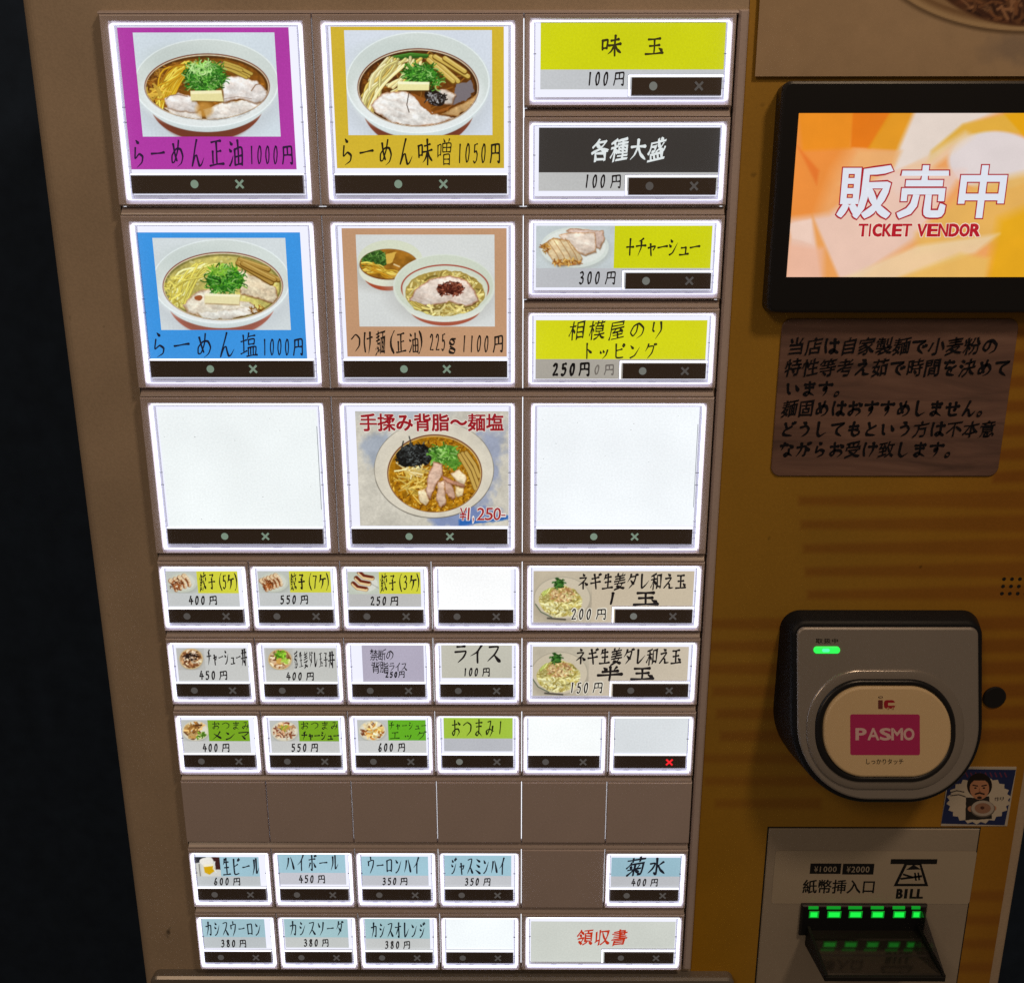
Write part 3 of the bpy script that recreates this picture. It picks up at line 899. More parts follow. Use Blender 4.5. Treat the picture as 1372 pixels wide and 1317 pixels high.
def pic_miso(p):
    bowl_base(p, (635, 507, 440, 310), (637, 535, 360, 230), (105, 66, 26), (115, 70, 52), (134, 78, 60))
    p.curl(80, 640, 540, 330, 210, 70, 6, [(140, 95, 40), (85, 50, 20), (165, 120, 60)], 3)
    for k in range(7):
        p.line([(480 + k * 6, 345 + k * 3), (590, 325 + k * 5), (700, 335 + k * 3)], 8, GREENS[k % 3] if k % 2 else (60, 95, 45))
    p.strands(26, (500, 380), (340, 640), (60, 25), (40, 50), -30, 17, [(205, 190, 125), (190, 165, 90), (222, 210, 155)], 4)
    p.strands(9, (620, 370), (480, 540), (40, 12), (25, 30), 20, 17, [(215, 200, 145), (190, 165, 90)], 5)
    for a, b in (((715, 350), (880, 500)), ((740, 350), (940, 470)), ((800, 360), (920, 440)), ((700, 370), (850, 500))):
        p.line([a, b], 34, (115, 85, 30))
        p.line([(a[0], a[1] - 4), (b[0], b[1] - 4)], 25, (200, 175, 95))
        p.line([(a[0] + 4, a[1] - 10), (b[0], b[1] - 12)], 6, (222, 200, 130))
    p.poly([(870, 520), (960, 490), (985, 560), (900, 630), (840, 640)], (125, 118, 122), warp=12)
    p.meat([(345, 640), (420, 570), (560, 555), (640, 600), (740, 700), (860, 720), (760, 760), (620, 775), (480, 750), (370, 680)], (228, 224, 218), (190, 150, 120), 6)
    p.meat([(700, 560), (800, 545), (870, 580), (840, 640), (740, 640)], (205, 195, 185), (160, 110, 70), 7)
    p.meat([(780, 700), (960, 600), (1000, 570), (990, 620), (880, 710)], (205, 170, 120), (160, 105, 50), 9)
    p.poly([(595, 565), (700, 620), (720, 690), (850, 640), (820, 670), (720, 700), (650, 640)], (150, 95, 45), warp=8)
    p.ell(740, 600, 70, 42, (40, 32, 30), warp=14, rot=20)
    p.curl(70, 740, 598, 62, 36, 22, 6, [(30, 25, 25), (85, 80, 80), (165, 165, 165), (60, 50, 45)], 8)
    p.ell(650, 455, 95, 52, (60, 120, 40), warp=12)
    p.curl(220, 650, 450, 92, 48, 50, 6, GREENS, 11, bend=3)
    p.curl(40, 740, 500, 40, 30, 50, 5, GREENS, 13, bend=3)
    p.poly([(512, 505), (705, 510), (708, 562), (515, 560)], (90, 65, 30), .7, soft=8)
    p.poly([(512, 498), (705, 502), (703, 552), (512, 552)], (226, 220, 165))
    p.poly([(512, 498), (705, 502), (705, 516), (512, 514)], (240, 236, 200))
    p.line([(580, 570), (568, 640), (582, 685)], 5, (70, 55, 45))
    p.clip = None
def pic_salt(p):
    bowl_base(p, (692, 462, 440, 270), (703, 490, 372, 208), (188, 178, 105), (125, 70, 55), (170, 110, 95))
    p.strands(46, (600, 370), (420, 590), (80, 25), (60, 50), -40, 12, [(220, 210, 120), (205, 190, 95), (230, 224, 150), (190, 175, 80)], 4)
    p.curl(26, 390, 520, 50, 90, 80, 9, [(215, 205, 110), (185, 170, 80)], 9)
    p.meat([(740, 380), (830, 385), (1040, 500), (1050, 560), (1030, 600), (820, 540), (800, 470)], (222, 208, 180), (175, 130, 90), 6)
    p.grain(.12, 12, 44, p.m_poly([(800, 520), (1040, 500), (1050, 600), (820, 560)]))
    for a, b in (((810, 325), (990, 385)), ((800, 345), (1010, 470)), ((880, 375), (1055, 450)), ((830, 350), (1030, 450))):
        p.line([a, b], 36, (115, 85, 35))
        p.line([(a[0], a[1] - 4), (b[0], b[1] - 4)], 27, (172, 140, 75))
        p.line([(a[0] + 4, a[1] - 10), (b[0], b[1] - 10)], 6, (200, 172, 105))
    p.meat([(450, 610), (540, 520), (640, 510), (700, 580), (880, 590), (930, 640), (800, 690), (620, 700), (480, 660)], (224, 216, 198), (195, 160, 125), 7)
    p.meat([(540, 655), (700, 640), (880, 620), (930, 650), (760, 700), (580, 700)], (226, 222, 212), (205, 190, 160), 8)
    p.ell(548, 562, 26, 17, (160, 95, 60), warp=6)
    p.curl(30, 930, 645, 60, 20, 25, 5, [(170, 120, 50), (120, 80, 35)], 3)
    p.ell(715, 455, 112, 74, (50, 110, 35), warp=16)
    p.curl(300, 715, 450, 112, 74, 52, 6, GREENS + [(95, 160, 40)], 11, bend=3)
    p.curl(40, 680, 390, 50, 20, 50, 5, [(150, 190, 80), (120, 170, 60)], 12, bend=3)
    p.poly([(588, 548), (812, 556), (810, 614), (590, 605)], (150, 120, 70), .6, soft=10)
    p.poly([(592, 537), (812, 545), (806, 606), (586, 596)], (224, 216, 172))
    p.poly([(592, 537), (812, 545), (811, 558), (590, 552)], (238, 232, 200))
    p.clip = None
def pic_dip(p):
    p.ell(430, 430, 260, 110, (178, 178, 172), .7, soft=60)
    p.ell(440, 420, 165, 118, (165, 85, 60))
    p.ell(440, 405, 190, 105, (214, 217, 200))
    p.ell(455, 335, 212, 130, (205, 210, 190))
    p.ell(445, 365, 192, 102, (120, 75, 35))
    p.clip = p.m_ell(445, 362, 188, 97)
    p.put(p.clip, (158, 112, 45))
    p.grain(.25, 40, 5, p.clip)
    p.ell(350, 335, 90, 65, (55, 85, 40), warp=16)
    p.curl(170, 350, 330, 85, 60, 22, 6, [(70, 110, 50), (50, 80, 40), (110, 150, 80)], 3)
    p.strands(26, (300, 390), (480, 440), (40, 30), (40, 16), 12, 10, [(200, 160, 60), (220, 185, 90), (175, 130, 40)], 4)
    p.poly([(420, 300), (500, 285), (470, 350), (430, 360)], (205, 170, 85), warp=9)
    p.line([(480, 365), (515, 380)], 9, (215, 195, 150))
    p.clip = None
    p.ell(800, 560, 350, 200, (176, 176, 172), .6, soft=80)
    p.ell(815, 640, 240, 128, (165, 95, 75))
    p.ell(812, 615, 270, 128, (214, 218, 208))
    p.ell(808, 512, 334, 214, (208, 214, 204))
    p.ell(808, 505, 322, 200, (198, 205, 190))
    p.ring(815, 520, 290, 155, 9, (160, 75, 60))
    p.ell(815, 545, 278, 146, (206, 210, 192))
    p.ell(815, 555, 262, 150, (165, 145, 80), warp=10)
    p.clip = p.m_ell(815, 558, 255, 146, warp=8)
    p.curl(230, 815, 558, 250, 140, 90, 11, [(205, 190, 120), (180, 160, 90), (222, 210, 150), (150, 130, 70)], 7)
    p.meat([(580, 600), (620, 530), (720, 460), (850, 435), (960, 470), (1020, 560), (1040, 600), (960, 640), (850, 610), (720, 635), (620, 630)], (222, 208, 196), (190, 140, 110), 6, warp=7)
    p.strands(12, (600, 630), (700, 680), (25, 20), (30, 12), 10, 11, [(200, 185, 110), (170, 150, 80)], 8)
    p.curl(60, 830, 670, 130, 25, 60, 10, [(205, 190, 120), (150, 130, 70), (222, 210, 150)], 9)
    p.ell(875, 525, 65, 42, (85, 45, 38), warp=16)
    p.ell(795, 530, 35, 32, (90, 50, 40), warp=12)
    p.curl(90, 850, 525, 85, 45, 20, 8, [(75, 35, 30), (130, 75, 60), (95, 50, 40), (150, 95, 75)], 10)
    p.clip = None
def pic_hand(p):
    p.grain(.07, 120, 3)
    p.grain(.05, 12, 4)
    p.put(p.m_ell(330, 400, 120, 110, warp=40, soft=50), (120, 140, 175), .45)
    p.put(p.m_ell(1010, 560, 110, 330, warp=60, soft=60, rot=15), (120, 135, 175), .55)
    p.put(p.m_ell(900, 850, 230, 60, warp=30, soft=20, rot=-6), (105, 125, 175), .7)
    p.put(p.m_poly([(850, 870), (1180, 835), (1180, 860), (860, 900)], warp=10, soft=14), (50, 105, 175), .95)
    p.put(p.m_ell(500, 160, 250, 60, warp=40, soft=60), (165, 180, 205), .5)
    p.ell(693, 535, 394, 320, (120, 115, 105), warp=2)
    p.ell(693, 533, 390, 316, (205, 199, 184))
    p.grain(.05, 50, 8)
    p.ell(697, 550, 330, 265, (214, 208, 190), .7, soft=40)
    p.ell(698, 560, 312, 256, (120, 75, 50))
    p.ell(698, 563, 305, 250, (205, 180, 120))
    p.ell(697, 566, 300, 247, (165, 118, 30))
    p.clip = p.m_ell(697, 566, 300, 247)
    p.grain(.28, 16, 9, p.clip)
    p.curl(420, 690, 640, 300, 180, 16, 6, [(205, 160, 60), (130, 85, 18), (215, 180, 90), (110, 70, 15)], 2)
    p.curl(90, 760, 380, 190, 40, 18, 6, [(190, 150, 60), (120, 80, 25)], 5)
    p.curl(40, 560, 620, 60, 90, 90, 8, [(215, 190, 110), (200, 170, 80)], 6)
    p.curl(26, 560, 540, 70, 30, 80, 9, [(225, 210, 160), (205, 180, 110)], 7)
    p.ell(565, 440, 125, 78, (34, 36, 36), warp=24)
    p.curl(170, 565, 435, 120, 72, 28, 7, [(25, 28, 30), (55, 58, 58), (85, 90, 90), (38, 40, 40)], 8)
    p.ell(760, 440, 92, 60, (90, 135, 60), warp=16)
    p.curl(120, 755, 440, 90, 58, 40, 9, [(110, 165, 70), (80, 130, 50), (160, 200, 120), (65, 110, 45)], 9)
    p.curl(40, 820, 495, 40, 28, 36, 8, [(110, 160, 70), (80, 130, 50)], 10)
    for a, b in (((880, 430), (985, 640)), ((905, 425), (990, 580)), ((860, 440), (965, 660))):
        p.line([a, ((a[0] + b[0]) / 2 + 14, (a[1] + b[1]) / 2), b], 30, (110, 80, 35))
        p.line([a, ((a[0] + b[0]) / 2 + 12, (a[1] + b[1]) / 2), b], 22, (190, 160, 90))
    p.meat([(800, 560), (860, 530), (905, 580), (900, 640), (850, 620)], (222, 205, 175), (180, 140, 100), 11)
    p.meat([(830, 640), (890, 650), (880, 710), (840, 720)], (220, 200, 160), (170, 130, 85), 12)
    p.meat([(690, 480), (750, 490), (750, 560), (700, 640), (670, 730), (640, 700), (650, 600)], (210, 180, 160), (150, 95, 70), 13)
    p.meat([(590, 680), (630, 660), (660, 740), (640, 770), (600, 740)], (222, 205, 170), (180, 140, 95), 14)
    p.meat([(720, 610), (760, 600), (770, 760), (735, 790), (705, 740)], (215, 188, 165), (155, 105, 75), 15)
    p.meat([(760, 580), (800, 600), (835, 720), (810, 735), (770, 690)], (205, 170, 148), (140, 85, 60), 16)
    p.meat([(740, 570), (900, 640), (890, 655), (780, 620)], (190, 145, 120), (140, 85, 65), 17)
    p.clip = None
    p.line([(480, 400), (492, 350)], 9, (60, 62, 62))
    p.line([(545, 370), (530, 318)], 8, (70, 72, 72))
    p.put(p.m_ell(690, 225, 520, 70, soft=50), (196, 190, 178), .0)
def pic_pork(p):
    p.grain(.03, 60, 3)
    p.ell(370, 295, 215, 128, (178, 184, 180), .8, soft=20)
    p.ell(365, 282, 210, 124, (205, 212, 206))
    p.ell(365, 278, 190, 108, (214, 219, 214))
    for k, (dx, col) in enumerate((((340, 165), (205, 180, 165)), ((275, 185), (208, 182, 165)))):
        pass
    p.meat([(310, 180), (340, 165), (540, 180), (550, 225), (520, 295), (440, 250)], (212, 190, 178), (170, 120, 80), 5, warp=6)
    p.meat([(270, 210), (330, 190), (490, 190), (500, 310), (430, 330), (330, 290)], (218, 204, 190), (185, 135, 90), 6, warp=6)
    p.meat([(160, 270), (240, 220), (330, 240), (415, 350), (395, 385), (260, 395), (230, 360)], (218, 198, 160), (180, 130, 75), 7, warp=6)
    for k in range(4):
        p.line([(205 + k * 34, 250 - k * 8), (255 + k * 38, 325), (285 + k * 36, 385)], 4, (150, 100, 55), .8)
    p.curl(70, 310, 375, 90, 16, 22, 6, [(190, 145, 75), (150, 95, 45), (215, 180, 110)], 8)
    p.curl(30, 190, 285, 30, 24, 18, 6, [(190, 145, 75), (150, 95, 45)], 9)
def pic_aedama(p, dy=0, dx=0):
    p.grain(.05, 60, 3)
    X, Y = (lambda v: v + dx), (lambda v: v + dy)
    p.ell(X(305), Y(330), 200, 130, (150, 140, 125), .5, soft=50)
    p.ell(X(310), Y(300), 186, 140, (196, 186, 166))
    p.ring(X(310), Y(300), 186, 140, 4, (150, 145, 130), .8)
    p.line([(X(135), Y(340)), (X(170), Y(390)), (X(240), Y(425))], 7, (95, 105, 85))
    p.line([(X(215), Y(432)), (X(330), Y(440))], 12, (90, 85, 75))
    p.ell(X(300), Y(320), 138, 100, (170, 155, 90), warp=14)
    p.clip = p.m_ell(X(300), Y(322), 142, 104, warp=12)
    p.curl(330, X(300), Y(330), 140, 100, 60, 8, [(215, 208, 150), (190, 178, 110), (228, 222, 175), (160, 145, 80)], 7, bend=3)
    p.curl(120, X(310), Y(280), 85, 45, 12, 8, [(190, 155, 110), (215, 190, 145), (165, 125, 85)], 8)
    p.strands(8, (X(190), Y(270)), (X(260), Y(215)), (12, 10), (10, 8), 8, 8, [(205, 210, 130), (170, 180, 100)], 9)
    p.clip = None
    p.curl(60, X(288), Y(205), 30, 26, 22, 8, [(40, 75, 35), (60, 105, 50), (85, 130, 65)], 10)
def pic_gyoza(p, cx, cy, n, seed):
    p.ell(cx + 10, cy + 12, 104, 66, (165, 168, 160), .6, soft=18)
    p.ell(cx, cy, 100, 66, (192, 196, 182))
    p.ell(cx, cy - 2, 84, 54, (204, 206, 194))
    r = random.Random(seed)
    for k in range(n):
        t = (k + .5) / n - .5
        x, y = cx - 22 + t * 120, cy + 4 + t * -44
        L = 46
        a = [(x - 16, y - L * .7), (x + 2, y - L * .3), (x + 16, y + L * .15), (x + 22, y + L * .7)]
        p.line(a, 34, (150, 105, 70), .8, 26)
        p.line([(q[0] + 3, q[1] - 2) for q in a], 28, (216, 194, 160), 1., 20)
        p.line([(q[0] - 6, q[1] + 2) for q in a[1:]], 11, (150, 88, 48), .9, 9)
        p.line([(q[0] - 3, q[1] + 4) for q in a[1:3]], 6, (105, 58, 32), .8)
        for m in range(5):
            t_ = m / 4
            qx, qy = a[0][0] + (a[3][0] - a[0][0]) * t_ + 10, a[0][1] + (a[3][1] - a[0][1]) * t_ - 3
            p.line([(qx - 5, qy), (qx + 7, qy - 5)], 3, (170, 130, 95), .8)
        p.line([(q[0] + 10, q[1] - 5) for q in a], 3.5, (240, 228, 206), .9)
    p.curl(26, cx - 40, cy + 15, 40, 36, 20, 6, [(130, 70, 35), (165, 100, 55), (100, 55, 30)], seed)
def pic_gyoza3(p):
    p.ell(235, 205, 104, 66, (190, 196, 182))
    p.ell(240, 205, 84, 54, (206, 208, 198))
    for k in range(3):
        x, y = 185 + k * 20, 235 - k * 36
        a = [(x - 22, y - 30), (x + 6, y - 4), (x + 62, y + 6)]
        p.line(a, 32, (120, 75, 45))
        p.line([(q[0], q[1] + 4) for q in a], 22, (220, 195, 150))
        p.line([(q[0], q[1] - 6) for q in a], 14, (110, 45, 30))
    p.line([(280, 205), (330, 235)], 4, (150, 150, 145))
def pic_don(p, cx, cy, green):
    p.ell(cx + 2, cy + 4, 82, 74, (150, 140, 120), .5, soft=14)
    p.ell(cx, cy, 80, 70, (200, 175, 130))
    p.ell(cx, cy, 72, 60, (150, 110, 75))
    p.clip = p.m_ell(cx, cy, 74, 64)
    p.curl(70, cx, cy + 4, 70, 58, 26, 13, [(190, 150, 110), (150, 100, 65), (215, 185, 150), (105, 70, 45), (225, 205, 175)], int(cx))
    if green:
        p.curl(60, cx + 8, cy - 26, 34, 34, 18, 8, [(120, 175, 45), (150, 200, 70), (80, 130, 35)], 6)
        p.ell(cx - 2, cy + 12, 26, 20, (200, 160, 90), warp=4)
        p.curl(30, cx + 44, cy + 16, 26, 20, 16, 8, [(160, 190, 80), (215, 215, 150)], 7)
    else:
        p.curl(50, cx, cy - 14, 46, 26, 20, 6, [(40, 30, 28), (70, 50, 42), (225, 205, 185)], 8)
    p.clip = None
def pic_plate(p, cx, cy, cols, seed, extra=None):
    p.ell(cx + 4, cy + 6, 96, 74, (155, 152, 140), .5, soft=16)
    p.ell(cx, cy, 94, 70, (205, 200, 180))
    p.ell(cx, cy - 2, 82, 60, (214, 210, 194))
    p.clip = p.m_ell(cx, cy, 86, 66)
    p.curl(80, cx - 6, cy, 66, 48, 40, 11, cols, seed)
    if extra:
        p.curl(40, cx + extra[0], cy + extra[1], extra[2], extra[3], 18, 9, extra[4], seed + 1)
    p.clip = None
def pic_beer(p):
    p.poly([(393, 120), (470, 120), (455, 150), (400, 160)], (40, 42, 50), warp=6)
    p.poly([(500, 125), (560, 125), (558, 198), (528, 198), (520, 150)], (75, 45, 45), warp=4)
    p.ell(470, 150, 40, 24, (225, 222, 215), warp=6)
    p.poly([(400, 165), (440, 160), (450, 240), (400, 240)], (196, 196, 190), warp=3)
    p.poly([(455, 178), (512, 172), (522, 205), (490, 228), (462, 215)], (205, 165, 25))
    p.poly([(452, 168), (512, 162), (512, 176), (456, 182)], (232, 226, 205))
    p.line([(522, 150), (512, 190), (530, 215)], 5, (225, 225, 222))
    p.line([(428, 165), (436, 235)], 5, (110, 105, 100))

# ------------------------------------------------------------------ the wall and the machine's body
def thing(name, label, cat_, loc):
    o = bpy.data.objects.new(name, None)
    COL.objects.link(o)
    o.location = loc
    o.empty_display_size = .05
    o['label'] = label
    o['category'] = cat_
    WORLD[o] = np.array(loc, float)
    return o
PD = -5.0                                                  # the fascia lies 5 mm behind the button fronts
mb = MB()
mb.quad(-1600, 1600, -900, 1500, -420)
wall = mb.build('wall', M_NAVY)
wall['label'] = 'dark navy wall standing behind the machine at the left and right edges'
wall['category'] = 'wall'

machine = thing('ticket_machine', 'cream and yellow meal ticket vending machine with rows of lit menu buttons', 'vending machine', (.0725, .15, -1.1))
XL, XR = -171.0, 317.0
def cabinet():
    mb = MB()
    r = 7.0
    sec = [(XL, -380.), (XL, PD - r)]
    for k in range(1, 9):
        a = math.pi / 2 * k / 8
        sec.append((XL + r - r * math.cos(a), PD - r + r * math.sin(a)))
    r2 = 2.5
    for k in range(0, 7):
        a = math.pi / 2 * k / 6
        sec.append((XR - r2 + r2 * math.sin(a), PD - r2 + r2 * math.cos(a)))
    sec.append((XR, -380.))
    n = len(sec)
    V = [W3(x, v, d) for v in (-170., 1345.) for x, d in sec]
    mb.add(V, [[i, i + 1, n + i + 1, n + i] for i in range(n - 1)], smooth=False)
    mb.add([W3(x, -170., d) for x, d in sec], [list(range(n))])
    return mb.build('cabinet', M_CAB, machine)
cab = cabinet()

# yellow printed fascia with darker tapering streaks
YX0 = 141.0
YX1 = at(1362, 1090, PD)[0]
def fascia():
    d = PD + .4
    p = Pic((YX0, YX1, -60, 560), 'px', d, 1.25, (188, 146, 54))
    # broad colour gradient: deeper orange to the right, purer yellow low on the left
    tone = vnoise(p.X + 300, p.V * .35 + 300, 90, 4, 3)
    p.img = p.img * (1 + (tone[..., None] - .5) * .18)
    low = np.clip((p.V - 330) / 160, 0, 1) * np.clip(1 - (p.X - YX0) / 50, 0, 1)
    p.put(low, (196, 143, 12), .8)
    org = np.clip((p.X - 200) / 110, 0, 1)
    p.put(org, (168, 112, 26), .55)
    st = (146, 88, 34)
    ys = [(665, 692), (698, 724), (730, 757), (762, 789), (790, 817)]
    def streak(xl, yl, h0, xr, yr, h1, al):
        p.put(p.m_poly([(xl, yl - h0 / 2), (xr, yr - h1 / 2), (xr, yr + h1 / 2), (xl, yl + h0 / 2)], soft=7), st, al)
    for k, y in enumerate((671, 703, 735, 766, 797)):
        streak(1070 + k * 3, y, 11, 1400, y - 1.5 - k * .5, 25 - k, .46)
    for y in (447, 480, 513, 546, 578, 610, 640):
        streak(1330, y, 14, 1400, y - 3, 17, .6)
    for k, y in enumerate((836, 866, 896, 926, 956, 986)):
        streak(940 + k * 5, y, 12, 1060, y, 17, .42)
        streak(1290, y, 18, 1400, y - 2, 18, .55)
    for k, y in enumerate((1016, 1046, 1076)):
        streak(930 + k * 14, y, 11, 1100, y, 15, .35)
    for y in (1200, 1232, 1264, 1296):
        streak(1280, y, 12, 1400, y, 16, .4)
    mb = MB()
    p.mesh(mb)
    # its thin edge
    for a, b in ((YX0, YX1),):
        mb.box(a, b, -60, 560, PD - .2, d - .05, 0, lin((150, 100, 25)))
    return mb.build('yellow_fascia', M_YEL, machine, color=True, label='yellow and orange printed front with darker tapering streaks')
fascia()

# lower tray whose rounded top edge just shows at the bottom
mb = MB()
tx0, tv = at(200, 1308, PD + 6)
tx1, _ = at(985, 1306, PD + 6)
o = rrect(tx0, tx1, tv + .5, tv + 90, 4)
o2 = rrect(tx0 + 1.2, tx1 - 1.2, tv + 1.7, tv + 88.8, 3)
mb.loft([o, o, o2], [PD - .1, PD + 5, PD + 6.2], smooth=False)
mb.build('lower_tray', M_TRAY, machine)

# ------------------------------------------------------------------ menu buttons
U, R = 45.0, 40.578
def row(v):
    return v * R + {10: .35, 11: .7}.get(v, 0)
def backlight():
    mb = MB()
    for x, v0, v1 in ((-90, 6, 12), (-45, 0, 12), (0, 6, 12), (45, 0, 12), (90, 8, 11), (-133.9, 1.5, 12), (133.6, 1, 11.2)):
        h = 1.6 if abs(x) < 100 else .5
        mb.box(x - h, x + h, v0 * R + .8, v1 * R - 4.5, PD - .1, PD + .6)
    return mb.build('button_backlight', M_GLOW, machine)
backlight()
# continuous rails between the rows
def rail(x0, x1, v):
    mb = MB()
    t, b = v - 3.75, v - .35
    mb.add([W3(x, vv, d) for x in (x0, x1) for vv, d in ((t - .2, PD), (t - .15, -3.1), (t + .45, -2.3), (b - .7, -.55), (b, -.35), (b + .25, -.9), (b + .3, PD))],
           [[i, i + 1, 7 + i + 1, 7 + i] for i in range(6)] + [[0, 1, 2, 3, 4, 5, 6], [13, 12, 11, 10, 9, 8, 7]])
    return mb.build('button_rail', M_RAIL, machine)
for v in (2, 4, 6, 7, 8, 9, 10, 11):
    rail(-134.2, 134.3, row(v))
for v in (1, 3):
    rail(45.4, 134.3, v * R)
mb = MB()                                                    # dark strips painted for the shadow line in the seam round the block
for x0, x1, v0, v1 in ((-136.0, -135.2, -1.0, 12 * R - 3), (135.6, 136.3, -1.0, 12 * R - 3), (-136.0, 136.3, 12 * R - 3.6, 12 * R - 2.9)):
    mb.quad(x0, x1, v0, v1, PD + .25)
mb.build('seam_shadow_line', M_GAPD, machine)
mb = MB()
mb.add([W3(x, vv, d) for x in (-135.6, 135.8) for vv, d in ((-2.6, PD), (-2.1, -3.2), (-1.0, -1.2), (-.35, -1.0), (-.2, PD))],
       [[i, i + 1, 5 + i + 1, 5 + i] for i in range(4)] + [[0, 1, 2, 3, 4], [9, 8, 7, 6, 5]])
mb.box(136.3, 140.6, -2.2, 12 * R - 1.5, PD, PD + 2.6, bev=.9)
mb.build('panel_frame', M_BEZ, machine)

KIND = {'S': dict(w=45.0, h=36.7, win=(2.1, 42.4, 3.2, 34.6), bar=(3.3, 40.7, 25.0, 32.1), dots=(12.5, 32.1, 28.6)),
        'W': dict(w=90.0, h=36.4, win=(3.6, 87.1, 2.6, 34.2), bar=(46.4, 85.0, 24.8, 31.9), dots=(55.6, 75.2, 28.3)),
        'L': dict(w=90.0, h=77.0, win=(5.0, 85.2, 3.5, 74.7), bar=(6.8, 82.8, 64.2, 71.9), dots=(34.8, 54.7, 68.0))}
CACHE = {}
def rc(x0, x1, v0, v1):
    return [(x0, v0), (x1, v0), (x1, v1), (x0, v1)]
def housing(kind, tight):
    """bevelled button body with a sunk window (or a blank face)"""
    K = KIND[kind[0]]
    mb = MB()
    g = .22
    x0, x1, v0, v1 = g, K['w'] - g, 0., K['h']
    o0, o2 = rc(x0, x1, v0, v1), rc(x0 + .55, x1 - .55, v0 + .75, v1 - .6)
    rings, ds = [o0], [PD + .1]
    for k in range(7):                                          # rounded crest
        a = math.pi / 2 * k / 6
        t = 1 - math.cos(a)
        rings.append(rc(x0 + .55 * t, x1 - .55 * t, v0 + .75 * t, v1 - .6 * t))
        ds.append(-1.1 + 1.1 * math.sin(a))
    mb.loft(rings, ds, cap=False)
    if kind.endswith('blank'):
        mb.add([W3(x, v, 0.) for x, v in o2], [[3, 2, 1, 0]])
    else:
        a, b, c, e = K['win']
        i0 = rc(a - 1.1, b + 1.1, c - .8, min(e + 1.6, K['h'] - .64))
        i1 = rc(a - .1, b + .1, c - .1, e + .1)
        mb.loft([o2, i0, i1, i1], [0., -.12, -1.5, -2.6], cap=False)
    return mb
def shared(key, fn):
    if key not in CACHE:
        mbx, mats = fn()
        ob = mbx.build(key.split('/')[0], mats, None, origin=W3(0, 0, 0))
        CACHE[key] = ob.data
        bpy.data.objects.remove(ob)
    return CACHE[key]
def diffuser(kind):
    a, b, c, e = KIND[kind]['win']
    mb = MB()
    mb.quad(a - .15, b + .15, c - .15, e + .15, -2.5)
    return mb, [M_DIFF]
def clear_frame(kind):
    K = KIND[kind]
    a, b, c, e = K['win']
    p, q, r, t = K['bar']
    mb = MB()
    w = {'L': 1.75, 'W': 1.3, 'S': 1.25}[kind]
    z0, z1 = -2.2, -1.35
    mb.box(a, b, c, c + w * .55, z0, z1, 0, bev=.2)
    mb.box(a, a + w, c + w * .55 + .05, e, z0, z1, 0, bev=.2)
    mb.box(b - w, b, c + w * .55 + .05, e, z0, z1, 0, bev=.2)
    mb.box(a + w + .05, b - w - .05, t + .5, e, z0, z1, 1, bev=.25)
    if kind == 'W':
        mb.box(p - 1.6, p - .9, r - 1.4, t + .3, z0, z1, 0, bev=.1)
        mb.box(p - .85, q + .9, r - 1.4, r - .95, z0, z1, 0, bev=.1)
    # clear edges given emission: bright lines, and glow spilled onto the bezels
    ed, z2 = .36, .75
    mb.box(a + .05, b - .05, c + .05, c + ed, z0, -1.0, 3)
    for x0, x1 in ((a + .05, a + ed), (b - ed, b - .05)):
        mb.box(x0, x1, c + ed + .3, e - .35, z0, z2 - .15, 3)
    mb.box(a + .05, b - .05, e - .33, e - .05, z0, z2 - .3, 4)
    if kind == 'W':
        mb.box(p - 1.35, q + .6, r - 1.0, r - .4, z1 + .2, z1 + .75, 3)
        mb.box(p - 1.35, p - .85, r - .37, t, z1 + .2, z1 + .75, 3)
    else:
        mb.box(p, q, r - .6, r - .1, z1 + .2, z1 + .75, 3)
    # small notches of the moulding
    H = e - c
    for x0, x1 in ((a + .1, a + w + .4), (b - w - .4, b - .1)):
        for f in ((.46, .545) if kind == 'L' else (.40,)):
            mb.box(x0, x1, c + H * f, c + H * f + .22, z1 - .3, z1 + .12, 2)
        for f in ((.80, .84, .88, .92) if kind != 'W' else (.74, .83)):
            mb.box(x0, x1 - .3, c + H * f, c + H * f + .3, z1 - .3, z1 + .1, 1)
    for f in (.16, .34, .66, .84):
        x = a + (b - a) * f
        if kind == 'W' and f > .4:
            mb.box(x, x + 3.5, e - .75, e - .45, z1, z1 + .15, 0)
        else:
            mb.box(x, x + (4.2 if kind == 'L' else 2.6), e - .8, e - .4, z1, z1 + .15, 0)
    return mb, [M_CLEAR, M_CLEAR2, M_TICK, M_EDGE, M_EDGE2]
def indicator(kind, state):
    K = KIND[kind]
    p, q, r, t = K['bar']
    xd, xc, vm = K['dots']
    mb = MB()
    mb.box(p, q, r, t, -2.3, -.15, 0, bev=.12)
    rad = 1.75 if kind == 'L' else 1.75
    n = 20
    if state != 'red':
        mb.poly([(xd + rad * math.cos(2 * math.pi * k / n), vm + rad * math.sin(2 * math.pi * k / n)) for k in range(n)], -.08, 1)
    s, h = 1.65, .34
    for sg in (1, -1):
        mb.poly([(xc - s - h, vm - sg * (s - h)), (xc - s + h, vm - sg * (s + h)), (xc + s + h, vm + sg * (s - h)), (xc + s - h, vm + sg * (s + h))][::1 if sg > 0 else -1], -.08 + .03 * (sg + 1), 2)
    mk = {'bright': (M_MARK, M_MARK), 'half': (M_MARKH, M_MARKD), 'dim': (M_MARKD, M_MARKD), 'red': (M_MARKD, M_MARKR)}[state]
    return mb, [M_BAR, *mk]

